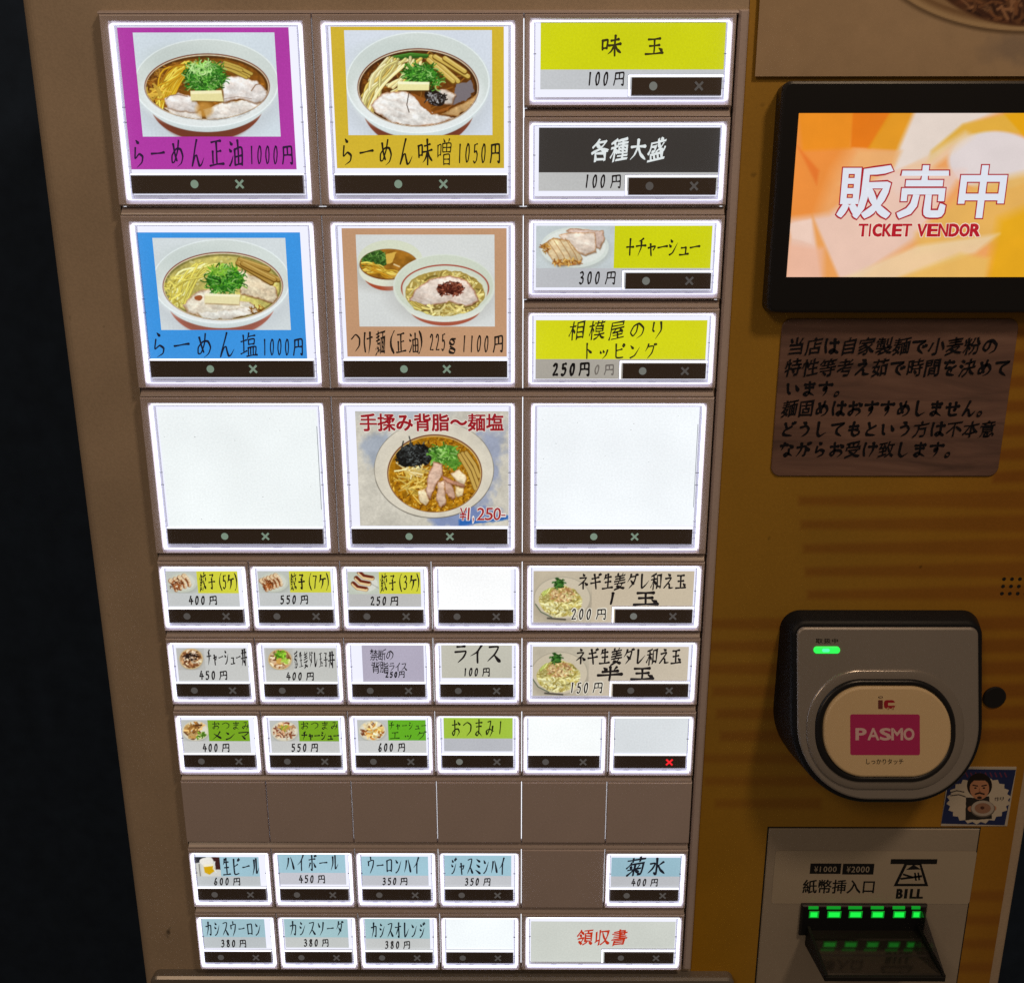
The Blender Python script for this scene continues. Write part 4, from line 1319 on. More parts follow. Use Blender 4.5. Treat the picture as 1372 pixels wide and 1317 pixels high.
K0 = (24, 20, 22)
GREY = (194, 197, 196)
YEL = (203, 207, 12)
CD = -1.8            # depth of the cards
def rot2(P, c, a):
    return P
class Card:
    def __init__(s, crop, rect, base):
        s.crop, s.mb = crop, MB()
        s.x0, s.x1, s.v0, s.v1 = rect
        s.mb.quad(*rect, CD, 0, lin(base))
        s.k = 1
    def band(s, x0, x1, y0, y1, col):
        """printed colour field; None means to the card's edge"""
        X0 = s.x0 if x0 is None else cat(s.crop, x0, (y0 or y1), CD)[0]
        X1 = s.x1 if x1 is None else cat(s.crop, x1, (y1 or y0), CD)[0]
        V0 = s.v0 if y0 is None else cat(s.crop, (x0 or 600), y0, CD)[1]
        V1 = s.v1 if y1 is None else cat(s.crop, (x1 or 600), y1, CD)[1]
        s.mb.quad(X0, X1, V0, V1, CD + .05, 0, lin(col))
    def pic(s, x0, x1, y0, y1, fn, bg, ppm=4.6, *a):
        X0, V0 = cat(s.crop, x0, y0, CD)
        X1, V1 = cat(s.crop, x1, y1, CD)
        X0, X1, V0, V1 = max(X0, s.x0), min(X1, s.x1), max(V0, s.v0), min(V1, s.v1)
        p = Pic((X0, X1, V0, V1), s.crop, CD + .1, ppm, bg)
        fn(p, *a)
        b = p.img                        # the soft dots of a small print
        k = np.pad(b, ((1, 1), (1, 1), (0, 0)), 'edge')
        b = np.clip(168 + (b - 168) * 1.14, 6, 246)
        k = np.pad(b, ((1, 1), (1, 1), (0, 0)), 'edge')
        p.img = b * .72 + .07 * (k[:-2, 1:-1] + k[2:, 1:-1] + k[1:-1, :-2] + k[1:-1, 2:])
        p.mesh(s.mb)
    def t(s, txt, x0, x1, y0, y1, col=K0, style='brush', fat=0., halo=None, rot=0.):
        if halo:
            text(s.mb, txt, s.crop, x0, x1, y0, y1, halo[0], CD + .16, style if style == 'gothic' or style == 'slant' else style, halo[1], 0, CD, rot)
        text(s.mb, txt, s.crop, x0, x1, y0, y1, col, CD + .22, style, fat, 0, CD, rot)
def price(c, n, a, b, e, f, y0, y1, **k):
    c.t(n, a, b, y0, y1, **k)
    c.t('円', e, f, y0 - 1, y1 + 2, **k)

def rect_of(crop, a, b, c, d):
    x0, v0 = cat(crop, a, b, CD)
    x1, v1 = cat(crop, c, d, CD)
    return (x0, x1, v0, v1)
WHITE = (244, 249, 252)
def bands(c, y, col, low=None):
    c.band(None, None, None, y, col)
    if low:
        c.band(None, None, y, None, low)

def L11(c):
    c.pic(256, 1134, 196, 812, pic_soy, (203, 213, 220))
    c.t('らーめん正油', 245, 912, 826, 996, (40, 18, 55)); price(c, '1000', 938, 1128, 1135, 1216, 862, 980, col=(40, 18, 55))
def L12(c):
    c.pic(186, 1089, 187, 824, pic_miso, (206, 213, 222))
    c.t('らーめん味噌', 158, 842, 842, 1010, (30, 26, 14)); price(c, '1050', 866, 1060, 1068, 1146, 870, 998, col=(30, 26, 14))
def L21(c):
    c.pic(256, 1135, 185, 768, pic_salt, (203, 210, 212))
    c.t('らーめん塩', 245, 922, 782, 944, (18, 24, 48)); price(c, '1000', 945, 1135, 1143, 1222, 818, 932, col=(18, 24, 48))
def L22(c):
    c.pic(228, 1142, 170, 773, pic_dip, (207, 210, 208))
    k = (30, 22, 18)
    c.t('つけ麺', 198, 422, 800, 952, k); c.t('(', 452, 486, 800, 950, k); c.t('正油', 492, 642, 808, 952, k); c.t(')', 640, 668, 800, 950, k)
    c.t('225', 708, 824, 815, 935, k); c.t('g', 838, 884, 850, 952, k); price(c, '1100', 916, 1112, 1125, 1206, 826, 945, col=k)
def L32(c):
    c.pic(150, 1220, 140, 920, pic_hand, (196, 192, 180))
    c.t('手揉み背脂～麺塩', 203, 1152, 165, 285, (150, 22, 34), 'gothic', .036, halo=((226, 216, 206), .075))
    for t_, a_, b_ in (('¥', 862, 908), ('1', 902, 952), (',', 944, 974), ('2', 976, 1026), ('5', 1030, 1080), ('0', 1084, 1132), ('-', 1136, 1170)):
        c.t(t_, a_, b_, 785, 866, (160, 40, 44), 'slant', .012, halo=((232, 226, 220), .05))
def blankc(c):
    pass
def W1a(c):
    bands(c, 402, YEL, (192, 195, 198))
    c.t('味', 494, 612, 200, 328, (52, 46, 14), 'bold'); c.t('玉', 746, 858, 212, 322, (52, 46, 14), 'bold'); price(c, '100', 406, 545, 560, 638, 413, 496)
def W1b(c):
    bands(c, 992, (54, 51, 49), (188, 189, 188))
    c.t('各種大盛', 444, 862, 800, 926, (224, 231, 231), 'bold'); price(c, '100', 390, 528, 543, 618, 1003, 1084)
def W2a(c):
    c.band(None, None, 410, None, (186, 188, 192)); c.band(604, None, None, 410, YEL)
    c.pic(125, 604, 140, 410, pic_pork, (190, 198, 200), 4.)
    c.t('+チャーシュー', 672, 1134, 222, 338, (34, 34, 14)); price(c, '300', 385, 530, 548, 626, 428, 510)
def W2b(c):
    bands(c, 967, (208, 210, 20), (165, 160, 150))
    c.t('相模屋のり', 334, 915, 732, 846, (40, 40, 18)); c.t('トッピング', 412, 864, 866, 968, (40, 40, 18))
    c.t('0', 484, 522, 1000, 1062, (112, 106, 98)); c.t('円', 540, 616, 996, 1066, (108, 102, 96))
    c.t('250', 222, 378, 990, 1068, (12, 10, 12), 'bold', .012); c.t('円', 385, 468, 984, 1072, (12, 10, 12), 'bold', .012)
def W4(c):
    c.pic(100, 500, 110, 475, pic_aedama, (186, 176, 156), 4.)
    c.t('ネギ生姜ダレ和え玉', 412, 1124, 136, 242, K0, 'bold'); c.t('1', 596, 676, 258, 342, K0, 'bold'); c.t('玉', 772, 950, 252, 350, K0, 'bold', .008)
    for t, a, b in (('200', 362, 510), ('円', 526, 608)):
        c.t(t, a, b, 367, 442, halo=((222, 216, 200), .05))
def W5(c):
    c.pic(100, 480, 605, 950, pic_aedama, (186, 178, 160), 4., 492, -18)
    c.t('ネギ生姜ダレ和え玉', 396, 1092, 628, 734, K0, 'bold'); c.t('半', 536, 704, 742, 842, K0, 'bold', .008); c.t('玉', 756, 920, 748, 838, K0, 'bold', .008)
    for t, a, b in (('150', 352, 490), ('円', 506, 584)):
        c.t(t, a, b, 850, 924, halo=((222, 216, 200), .05))
def W9(c):
    c.t('領収書', 358, 642, 536, 622, (188, 50, 22), 'bold')
def gy(c, y0, yx, g0, g1, n, o, d0, d1, k0, k1, o2, ys, pr):
    c.band(yx, None, None, y0, (205, 205, 60))
    c.t('餃子', g0, g1, ys[0], ys[1]); c.t('(', o, o + 20, ys[0], ys[1]); c.t(n, d0, d1, ys[0] + 8, ys[1] - 8); c.t('ケ', k0, k1, ys[0] + 6, ys[1] - 4); c.t(')', o2, o2 + 20, ys[0], ys[1])
def S41(c):
    c.pic(105, 334, 120, 278, pic_gyoza, (186, 190, 184), 4.2, 228, 205, 4, 3)
    gy(c, 278, 333, 343, 448, '5', 476, 498, 528, 530, 578, 580, (140, 258), 0); price(c, '400', 264, 388, 403, 470, 294, 356)
def S42(c):
    c.pic(725, 960, 120, 276, pic_gyoza, (186, 190, 184), 4.2, 848, 203, 5, 4)
    gy(c, 272, 958, 960, 1058, '7', 1086, 1112, 1146, 1152, 1202, 1204, (140, 255), 0); price(c, '550', 886, 1008, 1024, 1090, 290, 351)
def S43(c):
    c.pic(115, 336, 120, 274, pic_gyoza3, (186, 192, 180), 4.2)
    gy(c, 272, 335, 343, 442, '3', 464, 490, 522, 530, 578, 578, (140, 255), 0); price(c, '250', 270, 388, 402, 467, 288, 347)
def S51(c):
    c.pic(185, 385, 645, 800, pic_don, (184, 184, 180), 4.2, 285, 724, False)
    c.t('チャーシュー', 392, 622, 656, 768); c.t('丼', 624, 666, 650, 774); price(c, '450', 336, 458, 472, 540, 804, 866)
def S52(c):
    c.pic(790, 985, 645, 800, pic_don, (184, 184, 178), 4.2, 890, 728, True)
    c.t('葱生姜ダレ玉子', 986, 1214, 672, 784); c.t('丼', 1218, 1262, 668, 788); price(c, '400', 928, 1048, 1064, 1130, 814, 870)
def S53(c):
    c.t('禁断の', 274, 428, 636, 708, (24, 22, 28), 'hand', .022); c.t('背脂', 284, 396, 716, 790, (24, 22, 28), 'hand', .022); c.t('ライス', 396, 516, 722, 778, (24, 22, 28), 'hand', .022)
    c.t('250', 370, 458, 782, 820, (24, 22, 28), 'hand', .016); c.t('円', 456, 508, 776, 822, (24, 22, 28), 'hand', .016)
def S54(c):
    c.t('ライス', 820, 1132, 602, 726, K0, 'bold'); price(c, '100', 880, 990, 1006, 1068, 756, 812)
GRN = (118, 164, 32)
def S61(c):
    c.pic(170, 372, 125, 278, pic_plate, (186, 188, 184), 4.2, 275, 205, [(190, 150, 90), (150, 105, 55), (215, 180, 120), (110, 75, 45)], 3, (40, 36, 40, 22, [(130, 170, 60), (215, 220, 170), (80, 120, 40)]))
    c.band(370, None, None, 278, GRN)
    c.t('おつまみ', 392, 658, 136, 196); c.t('メンマ', 386, 656, 204, 270, K0, 'bold'); price(c, '400', 320, 440, 457, 524, 293, 353)
def S62(c):
    c.pic(795, 1010, 128, 278, pic_plate, (186, 188, 184), 4.2, 904, 208, [(200, 165, 130), (165, 115, 80), (222, 200, 170), (130, 70, 50)], 5, (0, -24, 34, 16, [(150, 165, 70), (205, 160, 90)]))
    c.band(1008, None, None, 278, GRN)
    c.t('おつまみ', 1020, 1286, 136, 196); c.t('チャーシュー', 1024, 1290, 206, 270, K0, 'bold'); price(c, '550', 946, 1068, 1086, 1148, 293, 352)
def S63(c):
    c.pic(95, 320, 125, 275, pic_plate, (186, 188, 184), 4.2, 205, 204, [(215, 185, 120), (185, 130, 65), (230, 212, 170), (120, 70, 40)], 8, (20, 6, 44, 30, [(225, 195, 120), (240, 228, 190), (200, 140, 60)]))
    c.band(318, None, None, 273, (98, 172, 34))
    c.t('チャーシュー', 324, 586, 138, 196, (20, 34, 14)); c.t('エッグ', 330, 586, 206, 268, (20, 34, 14)); price(c, '600', 242, 360, 382, 444, 290, 351)
def S64(c):
    c.band(None, None, None, 258, (160, 192, 62))
    c.t('おつまみ', 766, 1068, 120, 248, (24, 30, 12)); c.t('1', 1088, 1130, 132, 230, (24, 30, 12))
BLU = (158, 196, 210)
def S81(c):
    bands(c, 237, BLU, (190, 195, 197)); c.pic(385, 560, 115, 237, pic_beer, (205, 205, 200), 4.2)
    c.t('生ビール', 568, 786, 124, 234, (22, 28, 40)); price(c, '600', 512, 612, 626, 680, 244, 289)
def S82(c):
    bands(c, 215, BLU, (196, 197, 205)); c.t('ハイボール', 942, 1256, 106, 206, (22, 28, 40)); price(c, '450', 1016, 1115, 1128, 1182, 228, 276)
def S83(c):
    bands(c, 289, BLU, (192, 194, 200)); c.t('ウーロンハイ', 178, 564, 148, 276, (22, 32, 46), rot=1.); price(c, '350', 282, 398, 413, 480, 302, 357)
def S84(c):
    bands(c, 290, BLU, (194, 196, 200)); c.t('ジャスミンハイ', 790, 1190, 152, 282, (22, 28, 40)); price(c, '350', 888, 1005, 1026, 1090, 305, 361)
def S86(c):
    bands(c, 230, (150, 186, 200), (188, 190, 194)); c.t('菊水', 640, 866, 122, 224, (20, 24, 36), 'bold'); price(c, '400', 664, 760, 774, 827, 242, 286)
def S91(c):
    bands(c, 597, (160, 194, 204), (186, 192, 194)); c.t('カシスウーロン', 468, 796, 500, 592, (16, 30, 40)); price(c, '380', 554, 650, 664, 714, 611, 656)
def S92(c):
    bands(c, 597, (160, 194, 200), (192, 196, 194)); c.t('カシスソーダ', 966, 1282, 498, 590, (16, 30, 40)); price(c, '380', 1044, 1140, 1154, 1202, 607, 652)
def S93(c):
    bands(c, 752, (160, 194, 200), (194, 197, 196)); c.t('カシスオレンジ', 204, 602, 626, 746, (16, 30, 40)); price(c, '380', 300, 420, 438, 498, 767, 825)

# name, kind, column (units), row (units), crop, card rectangle in that crop, card colour, drawing, lamp state, label
BUTTONS = [
 ('L', 0, 0, 'c11', (162, 165, 1228, 1006), (174, 54, 162), L11, 'bright', 'large lit button with a magenta card and a soy ramen photo'),
 ('L', 2, 0, 'c12', (103, 165, 1160, 1025), (206, 176, 46), L12, 'bright', 'large lit button with a mustard yellow card and a miso ramen photo'),
 ('W', 4, 0, 'c13', (148, 125, 1192, 515), YEL, W1a, 'half', 'wide lit button with an acid yellow card showing two black characters'),
 ('W', 4, 1, 'c13', (138, 735, 1160, 1098), (54, 51, 49), W1b, 'dim', 'wide lit button with a black card and white brush characters'),
 ('L', 0, 2, 'c21', (153, 150, 1238, 950), (56, 146, 222), L21, 'bright', 'large lit button with a bright blue card and a salt ramen photo'),
 ('L', 2, 2, 'c22', (135, 128, 1220, 970), (190, 147, 112), L22, 'bright', 'large lit button with a tan card and a photo of two bowls'),
 ('W', 4, 2, 'c23', (130, 150, 1190, 528), YEL, W2a, 'half', 'wide lit button with a photo of sliced pork on the left'),
 ('W', 4, 3, 'c23', (128, 728, 1160, 1088), YEL, W2b, 'half', 'wide lit button with a yellow card and a corrected 250 yen price'),
 ('L', 0, 4, 'c31', (150, 140, 1240, 914), (240, 246, 246), None, 'bright', 'large lit button with an empty white window on the left'),
 ('L', 2, 4, 'c32', (175, 152, 1183, 905), (196, 192, 180), L32, 'bright', 'large lit button with a ramen photo under a red title'),
 ('L', 4, 4, 'c33', (145, 122, 1130, 868), WHITE, None, 'bright', 'large lit button with an empty white window on the right'),
 ('S', 0, 6, 'c41', (110, 128, 618, 368), GREY, S41, 'dim', 'small lit button for five dumplings at 400 yen'),
 ('S', 1, 6, 'c41', (735, 127, 1245, 367), GREY, S42, 'dim', 'small lit button for seven dumplings at 550 yen'),
 ('S', 2, 6, 'c42', (125, 127, 610, 357), (184, 184, 182), S43, 'dim', 'small lit button for three dumplings at 250 yen'),
 ('S', 3, 6, 'c42', (722, 106, 1198, 361), (252, 253, 253), None, 'dim', 'small lit button with an empty white window beside the dumpling buttons'),
 ('W', 4, 6, 'c43', (122, 122, 1160, 460), (198, 184, 160), W4, 'half', 'wide lit button with a dressed noodle photo at 200 yen'),
 ('S', 0, 7, 'c41', (180, 650, 680, 878), (196, 197, 194), S51, 'dim', 'small lit button with a pork rice bowl photo at 450 yen'),
 ('S', 1, 7, 'c41', (780, 650, 1283, 882), (194, 195, 190), S52, 'dim', 'small lit button with a green topped rice bowl photo at 400 yen'),
 ('S', 2, 7, 'c42', (218, 610, 630, 850), (174, 168, 186), S53, 'dim', 'small lit button with a handwritten lilac paper card'),
 ('S', 3, 7, 'c42', (740, 600, 1205, 825), (192, 190, 176), S54, 'dim', 'small lit button with three large black characters at 100 yen'),
 ('W', 4, 7, 'c43', (117, 618, 1125, 942), (198, 186, 166), W5, 'dim', 'wide lit button with a dressed noodle photo at 150 yen'),
 ('S', 0, 8, 'c61', (172, 128, 668, 362), (200, 201, 199), S61, 'dim', 'small lit button with a green field and bamboo shoot plate at 400 yen'),
 ('S', 1, 8, 'c61', (797, 132, 1295, 362), (200, 201, 199), S62, 'dim', 'small lit button with a green field and pork plate at 550 yen'),
 ('S', 2, 8, 'c62', (97, 128, 588, 362), (202, 203, 201), S63, 'dim', 'small lit button with a bright green field and egg plate at 600 yen'),
 ('S', 3, 8, 'c62', (708, 105, 1197, 350), (184, 186, 192), S64, 'half', 'small lit button with a pale green field and no price'),
 ('S', 4, 8, 'c63', (98, 106, 605, 362), (248, 252, 252), None, 'dim', 'small lit button with an empty white window left of the red cross'),
 ('S', 5, 8, 'c63', (706, 106, 1220, 364), (218, 223, 226), None, 'red', 'small grey white empty button with its cross lit red'),
 ('S', 0, 10, 'c81', (393, 122, 795, 302), BLU, S81, 'dim', 'small lit button with a beer photo at 600 yen'),
 ('S', 1, 10, 'c81', (893, 108, 1302, 286), BLU, S82, 'dim', 'small lit blue drink button at 450 yen'),
 ('S', 2, 10, 'c82', (128, 148, 628, 364), BLU, S83, 'dim', 'small lit blue drink button at 350 yen with its card slightly tilted'),
 ('S', 3, 10, 'c82', (742, 142, 1235, 375), BLU, S84, 'dim', 'small lit blue drink button at 350 yen with seven characters'),
 ('S', 5, 10, 'c83', (555, 122, 945, 295), BLU, S86, 'dim', 'small lit blue sake button beside a blank cover at 400 yen'),
 ('S', 0, 11, 'c81', (440, 490, 828, 662), BLU, S91, 'dim', 'small lit drink button in the bottom row at far left'),
 ('S', 1, 11, 'c81', (930, 490, 1317, 660), BLU, S92, 'dim', 'small lit drink button in the bottom row, second from the left'),
 ('S', 2, 11, 'c82', (157, 605, 640, 835), BLU, S93, 'dim', 'small lit drink button in the bottom row, third from the left'),
 ('S', 3, 11, 'c82', (752, 606, 1247, 832), (244, 250, 252), None, 'dim', 'small lit button with an empty white window in the bottom row'),
 ('W', 4, 11, 'c83', (92, 488, 910, 737), (204, 208, 200), W9, 'dim', 'wide lit receipt button with red characters'),
]
for kind, cu, rv, crop, rp, base, fn, state, label in BUTTONS:
    org = np.array(W3(-135 + cu * U, row(rv), 0))
    me = shared('menu_button/' + kind, lambda: (housing(kind, False), [M_BEZ]))
    b = place('menu_button', me, org, machine, label)
    place('backlight_diffuser', shared('backlight_diffuser/' + kind, lambda: diffuser(kind)), org, b)
    place('clear_frame', shared('clear_frame/' + kind, lambda: clear_frame(kind)), org, b)
    place('indicator_strip', shared('indicator_strip/%s/%s' % (kind, state), lambda: indicator(kind, state)), org, b,
          'smoked indicator strip with a lit red cross' if state == 'red' else None)
    c = Card(crop, rect_of(crop, *rp), base)
    if not fn and kind == 'L':
        rd = random.Random(cu + 5)
        for _ in range(16):
            X, V = rd.uniform(c.x0 + 1, c.x1 - 1), rd.uniform(c.v0 + 1, c.v1 - 1)
            q = rd.uniform(.12, .3)
            c.mb.quad(X, X + q * rd.uniform(.8, 2), V, V + q, CD + .05, 0, lin((150, 152, 150)))
        c.mb.quad(c.x1 - .5, c.x1 - .22, c.v0 + 8, c.v1 - 9, CD + .05, 0, lin((120, 125, 135)))
    if fn:
        if kind == 'W':                                      # an L-shaped card: the strip's corner is cut away by the strip itself, which lies in front
            pass
        fn(c)
    c.mb.build('menu_card' if fn else 'blank_card', M_CARD, b, color=True)
for cu, rv in [(i, 9) for i in range(6)] + [(4, 10)]:
    place('blank_cover', shared('blank_cover/Sblank', lambda: (housing('Sblank', False), [M_BEZ])), W3(-135 + cu * U, row(rv), 0), machine,
          'plain grey brown blank cover among the drink buttons' if rv == 10 else None)

# ------------------------------------------------------------------ touch screen
def screen():
    d = PD + 9
    x0, v0 = cat('r1', 213, 330, d)
    xa, v1 = cat('r1', 145, 1285, d)
    x0 = (x0 + xa) / 2
    lx0, lv0 = cat('r1', 278, 466, d)
    lxb, lv1 = cat('r1', 225, 1138, d)
    lx0 = (lx0 + lxb) / 2
    lx1 = lx0 + (lv1 - lv0) * 1.72
    x1 = lx1 + (lx0 - x0)
    mb = MB()
    mb.loft([rrect(x0, x1, v0, v1, 4), rrect(x0, x1, v0, v1, 4), rrect(x0 + .5, x1 - .5, v0 + .5, v1 - .5, 3.6), rrect(x0 + 1.4, x1 - 1.4, v0 + 1.4, v1 - 1.4, 3)],
            [PD, d - 1.6, d - .5, d - .25], smooth=False)
    b = mb.build('touch_screen', M_BLACK, machine, label='black framed display glowing orange and white')
    p = Pic((lx0, lx1, lv0, lv1), 'r1', d, 2.6, (233, 160, 95))
    P = p.poly
    P([(220, 440), (600, 440), (420, 700), (250, 1160), (200, 1160)], (232, 140, 60), soft=60)
    P([(270, 440), (510, 440), (490, 610), (290, 620)], (232, 140, 30), .9, soft=20)
    P([(500, 440), (680, 440), (570, 610), (490, 605)], (226, 118, 20), .95, soft=10)
    P([(665, 440), (760, 440), (690, 620), (560, 610)], (225, 150, 30), .9, soft=12)
    P([(270, 600), (360, 700), (350, 760)], (225, 112, 40), .8, soft=14)
    P([(760, 440), (1150, 440), (950, 520), (830, 640), (650, 720), (690, 600)], (226, 214, 206), .95, soft=25)
    P([(950, 510), (1210, 450), (1240, 560), (1080, 540), (900, 600), (800, 680), (820, 620)], (222, 172, 60), .9, soft=16)
    P([(1120, 470), (1420, 440), (1420, 620), (1200, 560)], (226, 160, 12), .9, soft=12)
    p.ell(1080, 660, 190, 120, (220, 212, 214), .95, soft=14)
    P([(640, 740), (960, 540), (1000, 560), (680, 800)], (228, 205, 180), .7, soft=24)
    P([(520, 620), (700, 620), (640, 760), (440, 760)], (232, 176, 115), .7, soft=20)
    P([(240, 900), (400, 880), (640, 700), (960, 700), (760, 980), (520, 1140), (380, 1160), (220, 1160)], (230, 200, 190), .85, soft=34)
    P([(230, 920), (330, 900), (330, 1000), (250, 980)], (236, 206, 190), .8, soft=10)
    P([(330, 880), (450, 1160), (370, 1160)], (230, 150, 70), .85, soft=16)
    P([(220, 1000), (380, 1020), (380, 1160), (210, 1160)], (233, 178, 150), .75, soft=26)
    P([(760, 960), (1000, 760), (1420, 660), (1420, 900), (1050, 1000), (760, 1040)], (226, 176, 90), .9, soft=40)
    P([(1100, 900), (1420, 760), (1420, 1160), (1040, 1160)], (226, 165, 20), .9, soft=50)
    P([(440, 1150), (760, 1010), (1100, 960), (1000, 1040), (640, 1160)], (233, 205, 165), .85, soft=20)
    P([(640, 1160), (940, 1040), (1060, 1060), (1040, 1160)], (228, 185, 95), .8, soft=24)
    p.grain(.03, 90, 5)
    mb = MB()
    p.mesh(mb)
    for s, a, bb in (('販', 436, 660), ('売', 684, 890), ('中', 918, 1140)):
        y0, y1 = 676, 900
        text(mb, s, 'r1', a, bb, y0, y1, (170, 32, 44), d + .12, 'gothic', .066, 0, d)
        text(mb, s, 'r1', a, bb, y0, y1, (222, 226, 236), d + .2, 'gothic', .034, 0, d)
    for s, a, bb in (('TICKET', 520, 740), ('VENDOR', 760, 1022)):
        cells = {'I': .45}
        ws = [cells.get(ch, 1.) for ch in s]
        x = a
        for ch, w in zip(s, ws):
            xe = x + (bb - a) * w / sum(ws)
            text(mb, ch, 'r1', x + 3, xe - 4, 922, 970, (236, 214, 196), d + .12, 'gothic', .10, 0, d)
            text(mb, ch, 'r1', x + 3, xe - 4, 922, 970, (178, 24, 40), d + .2, 'gothic', .05, 0, d)
            x = xe
    mb.build('display', M_LCD, b, color=True)
screen()

# ------------------------------------------------------------------ speaker holes and screw hole
def disc(mb, x, v, r, d, mat=0, col=None, n=16):
    mb.poly([(x + r * math.cos(2 * math.pi * k / n), v + r * math.sin(2 * math.pi * k / n)) for k in range(n)], d, mat, col)
mb = MB()
hx, hv = cat('r2', 1201, 1170, PD)
sx = cat('r2', 1236, 1170, PD)[0] - hx
sv = cat('r2', 1201, 1202, PD)[1] - hv
for i in range(4):
    for j in range(3):
        disc(mb, hx + sx * i, hv + sv * j, .95, PD + .5)
mb.build('speaker_holes', M_GAPD, machine)
mb = MB()
hx, hv = cat('r3', 1222, 492, PD)
n = 28
ring = lambda r: [(hx + r * math.cos(2 * math.pi * k / n), hv + r * math.sin(2 * math.pi * k / n)) for k in range(n)]
mb.loft([ring(6.1), ring(5.9), ring(5.4)], [PD, PD + 1.0, PD + 1.3], smooth=False)
mb.build('round_plug', M_BLACK, machine)

# ------------------------------------------------------------------ card reader
def reader():
    global TILT
    d = PD + 20.5
    TILT = (.265, 318.)
    fx0, fv0 = cat('r3', 250, 150, d)
    fx1, _ = cat('r3', 1152, 160, d)
    _, fv1 = cat('r3', 720, 1000, d)
    e = 2.6
    x0, x1, v0, v1 = fx0 - e * .9, fx1 + e * .6, fv0 - e, fv1 + e * .8
    rb = (x1 - x0) * .40
    def o(s, r=5.):
        return rrect(x0 + s, x1 - s, v0 + s, v1 - s, max(r - s * .5, 1), 8, rb - s)
    mb = MB()
    mb.loft([o(-3.2, 8), o(-3.0, 8), o(-.6, 7), o(0, 7), o(1.1, 6), o(1.6, 5)], [PD, PD + 3, d - 3, d - 1.2, d - .3, d - .2], smooth=True)
    b = mb.build('card_reader', M_BLACK2, machine, label='black and silver contactless card reader with a green lamp')
    mb = MB()
    mb.loft([o(2.3, 5), o(2.3, 5), o(2.7, 5), o(3.4, 4.5)], [d - 1.5, d + .1, d + .55, d + .75], smooth=True)
    face = mb.build('reader_face', M_SILV, b)
    D = d + .8
    mb = MB()
    for ch, a, c in (('取', 342, 378), ('扱', 382, 418), ('中', 420, 456)):
        text(mb, ch, 'r3', a, c, 203, 228, (30, 28, 30), D + .05, 'gothic', .02, 0, D)
    mb.build('face_lettering', M_PRINT, b, color=True)
    a0, b0 = cat('r3', 332, 243, D)
    a1, b1 = cat('r3', 462, 277, D)
    mb = MB()
    q = rrect(a0, a1, b0, b1, (b1 - b0) * .49, 8)
    q2 = rrect(a0 + .5, a1 - .5, b0 + .5, b1 - .5, (b1 - b0) * .40, 8)
    mb.loft([q, q, q2], [D - .3, D + .25, D + .5], 0)
    mm = (a0 + a1) / 2 - .6
    mb.poly(rrect(mm - 1.9, mm + 1.9, b0 + .8, b1 - .8, .9, 6), D + .56, 1)
    mb.build('status_lamp', [M_GREEN, M_GREENC], b)
    # pad: silver surround, black groove, cream touch face
    def st(xa, ya, xb, yb, dd, s=0.):
        X0, V0 = cat('r3', xa, (ya + yb) / 2, dd)[0], cat('r3', (xa + xb) / 2, ya, dd)[1]
        X1, V1 = cat('r3', xb, (ya + yb) / 2, dd)[0], cat('r3', (xa + xb) / 2, yb, dd)[1]
        return rrect(X0 + s, X1 - s, V0 + s, V1 - s, (V1 - V0) * .47 - s, 10)
    mb = MB()
    A = (297, 357, 1073, 945)
    mb.loft([st(*A, D), st(*A, D), st(*A, D, .5), st(336, 400, 1030, 908, D, 0)], [D - .4, D + .5, D + 1.0, D + .9], smooth=True, cap=False)
    mb.build('pad_surround', M_SILV2, b)
    mb = MB()
    mb.loft([st(336, 400, 1030, 908, D), st(338, 402, 1028, 906, D), st(344, 408, 1022, 900, D), st(362, 422, 1012, 886, D), st(376, 434, 1000, 876, D)], [D - .5, D + 1.2, D + 1.9, D + 2.1, D + .6], smooth=True)
    mb.build('pad_groove', M_BLACK, b)
    E = D + 2.4
    mb = MB()
    cream = lin((232, 208, 168))
    mb.loft([st(374, 432, 1002, 878, D), st(374, 432, 1002, 878, D), st(374, 432, 1002, 878, D, .5), st(374, 432, 1002, 878, D, 1.2)], [D, E - .7, E - .2, E], 0, cream, smooth=True)
    T = E + .05
    p0, p1 = cat('r3', 513, 578, T), cat('r3', 858, 780, T)
    mb.poly(rrect(p0[0], p1[0], p0[1], p1[1], 1.0), T, 0, lin((196, 52, 118)))
    for ch, a, c in (('P', 542, 590), ('A', 600, 655), ('S', 662, 712), ('M', 718, 772), ('O', 778, 828)):
        text(mb, ch, 'r3', a, c, 648, 704, (236, 200, 205), T + .06, 'gothic', .035, 0, T)
    red = (176, 36, 56)
    def rr(xa, ya, xb, yb, r, col, dd):
        q0, q1 = cat('r3', xa, ya, T), cat('r3', xb, yb, T)
        mb.poly(rrect(q0[0], q1[0], q0[1], q1[1], r, 4), dd, 0, lin(col))
    rr(651, 508, 674, 552, .3, (120, 62, 60), T + .03)
    cx, cv = cat('r3', 663, 494, T)
    n = 18
    mb.poly([(cx + 1.15 * math.cos(6.2832 * k / n), cv + .55 * math.sin(6.2832 * k / n)) for k in range(n)], T + .03, 0, lin((70, 50, 48)))
    mb.poly([(cx + .75 * math.cos(6.2832 * k / n), cv + .3 * math.sin(6.2832 * k / n)) for k in range(n)], T + .06, 0, cream)
    rr(680, 508, 734, 550, 1.3, red, T + .03)
    rr(700, 521, 740, 535, .3, (232, 208, 168), T + .06)
    for xa in (694, 718):
        rr(xa, 544, xa + 12, 556, .5, (232, 208, 168), T + .07)
        rr(xa + 3, 546, xa + 10, 554, .4, red, T + .1)
    text(mb, 'しっかりタッチ', 'r3', 586, 778, 796, 826, (30, 26, 28), T + .03, 'gothic', .012, 0, T)
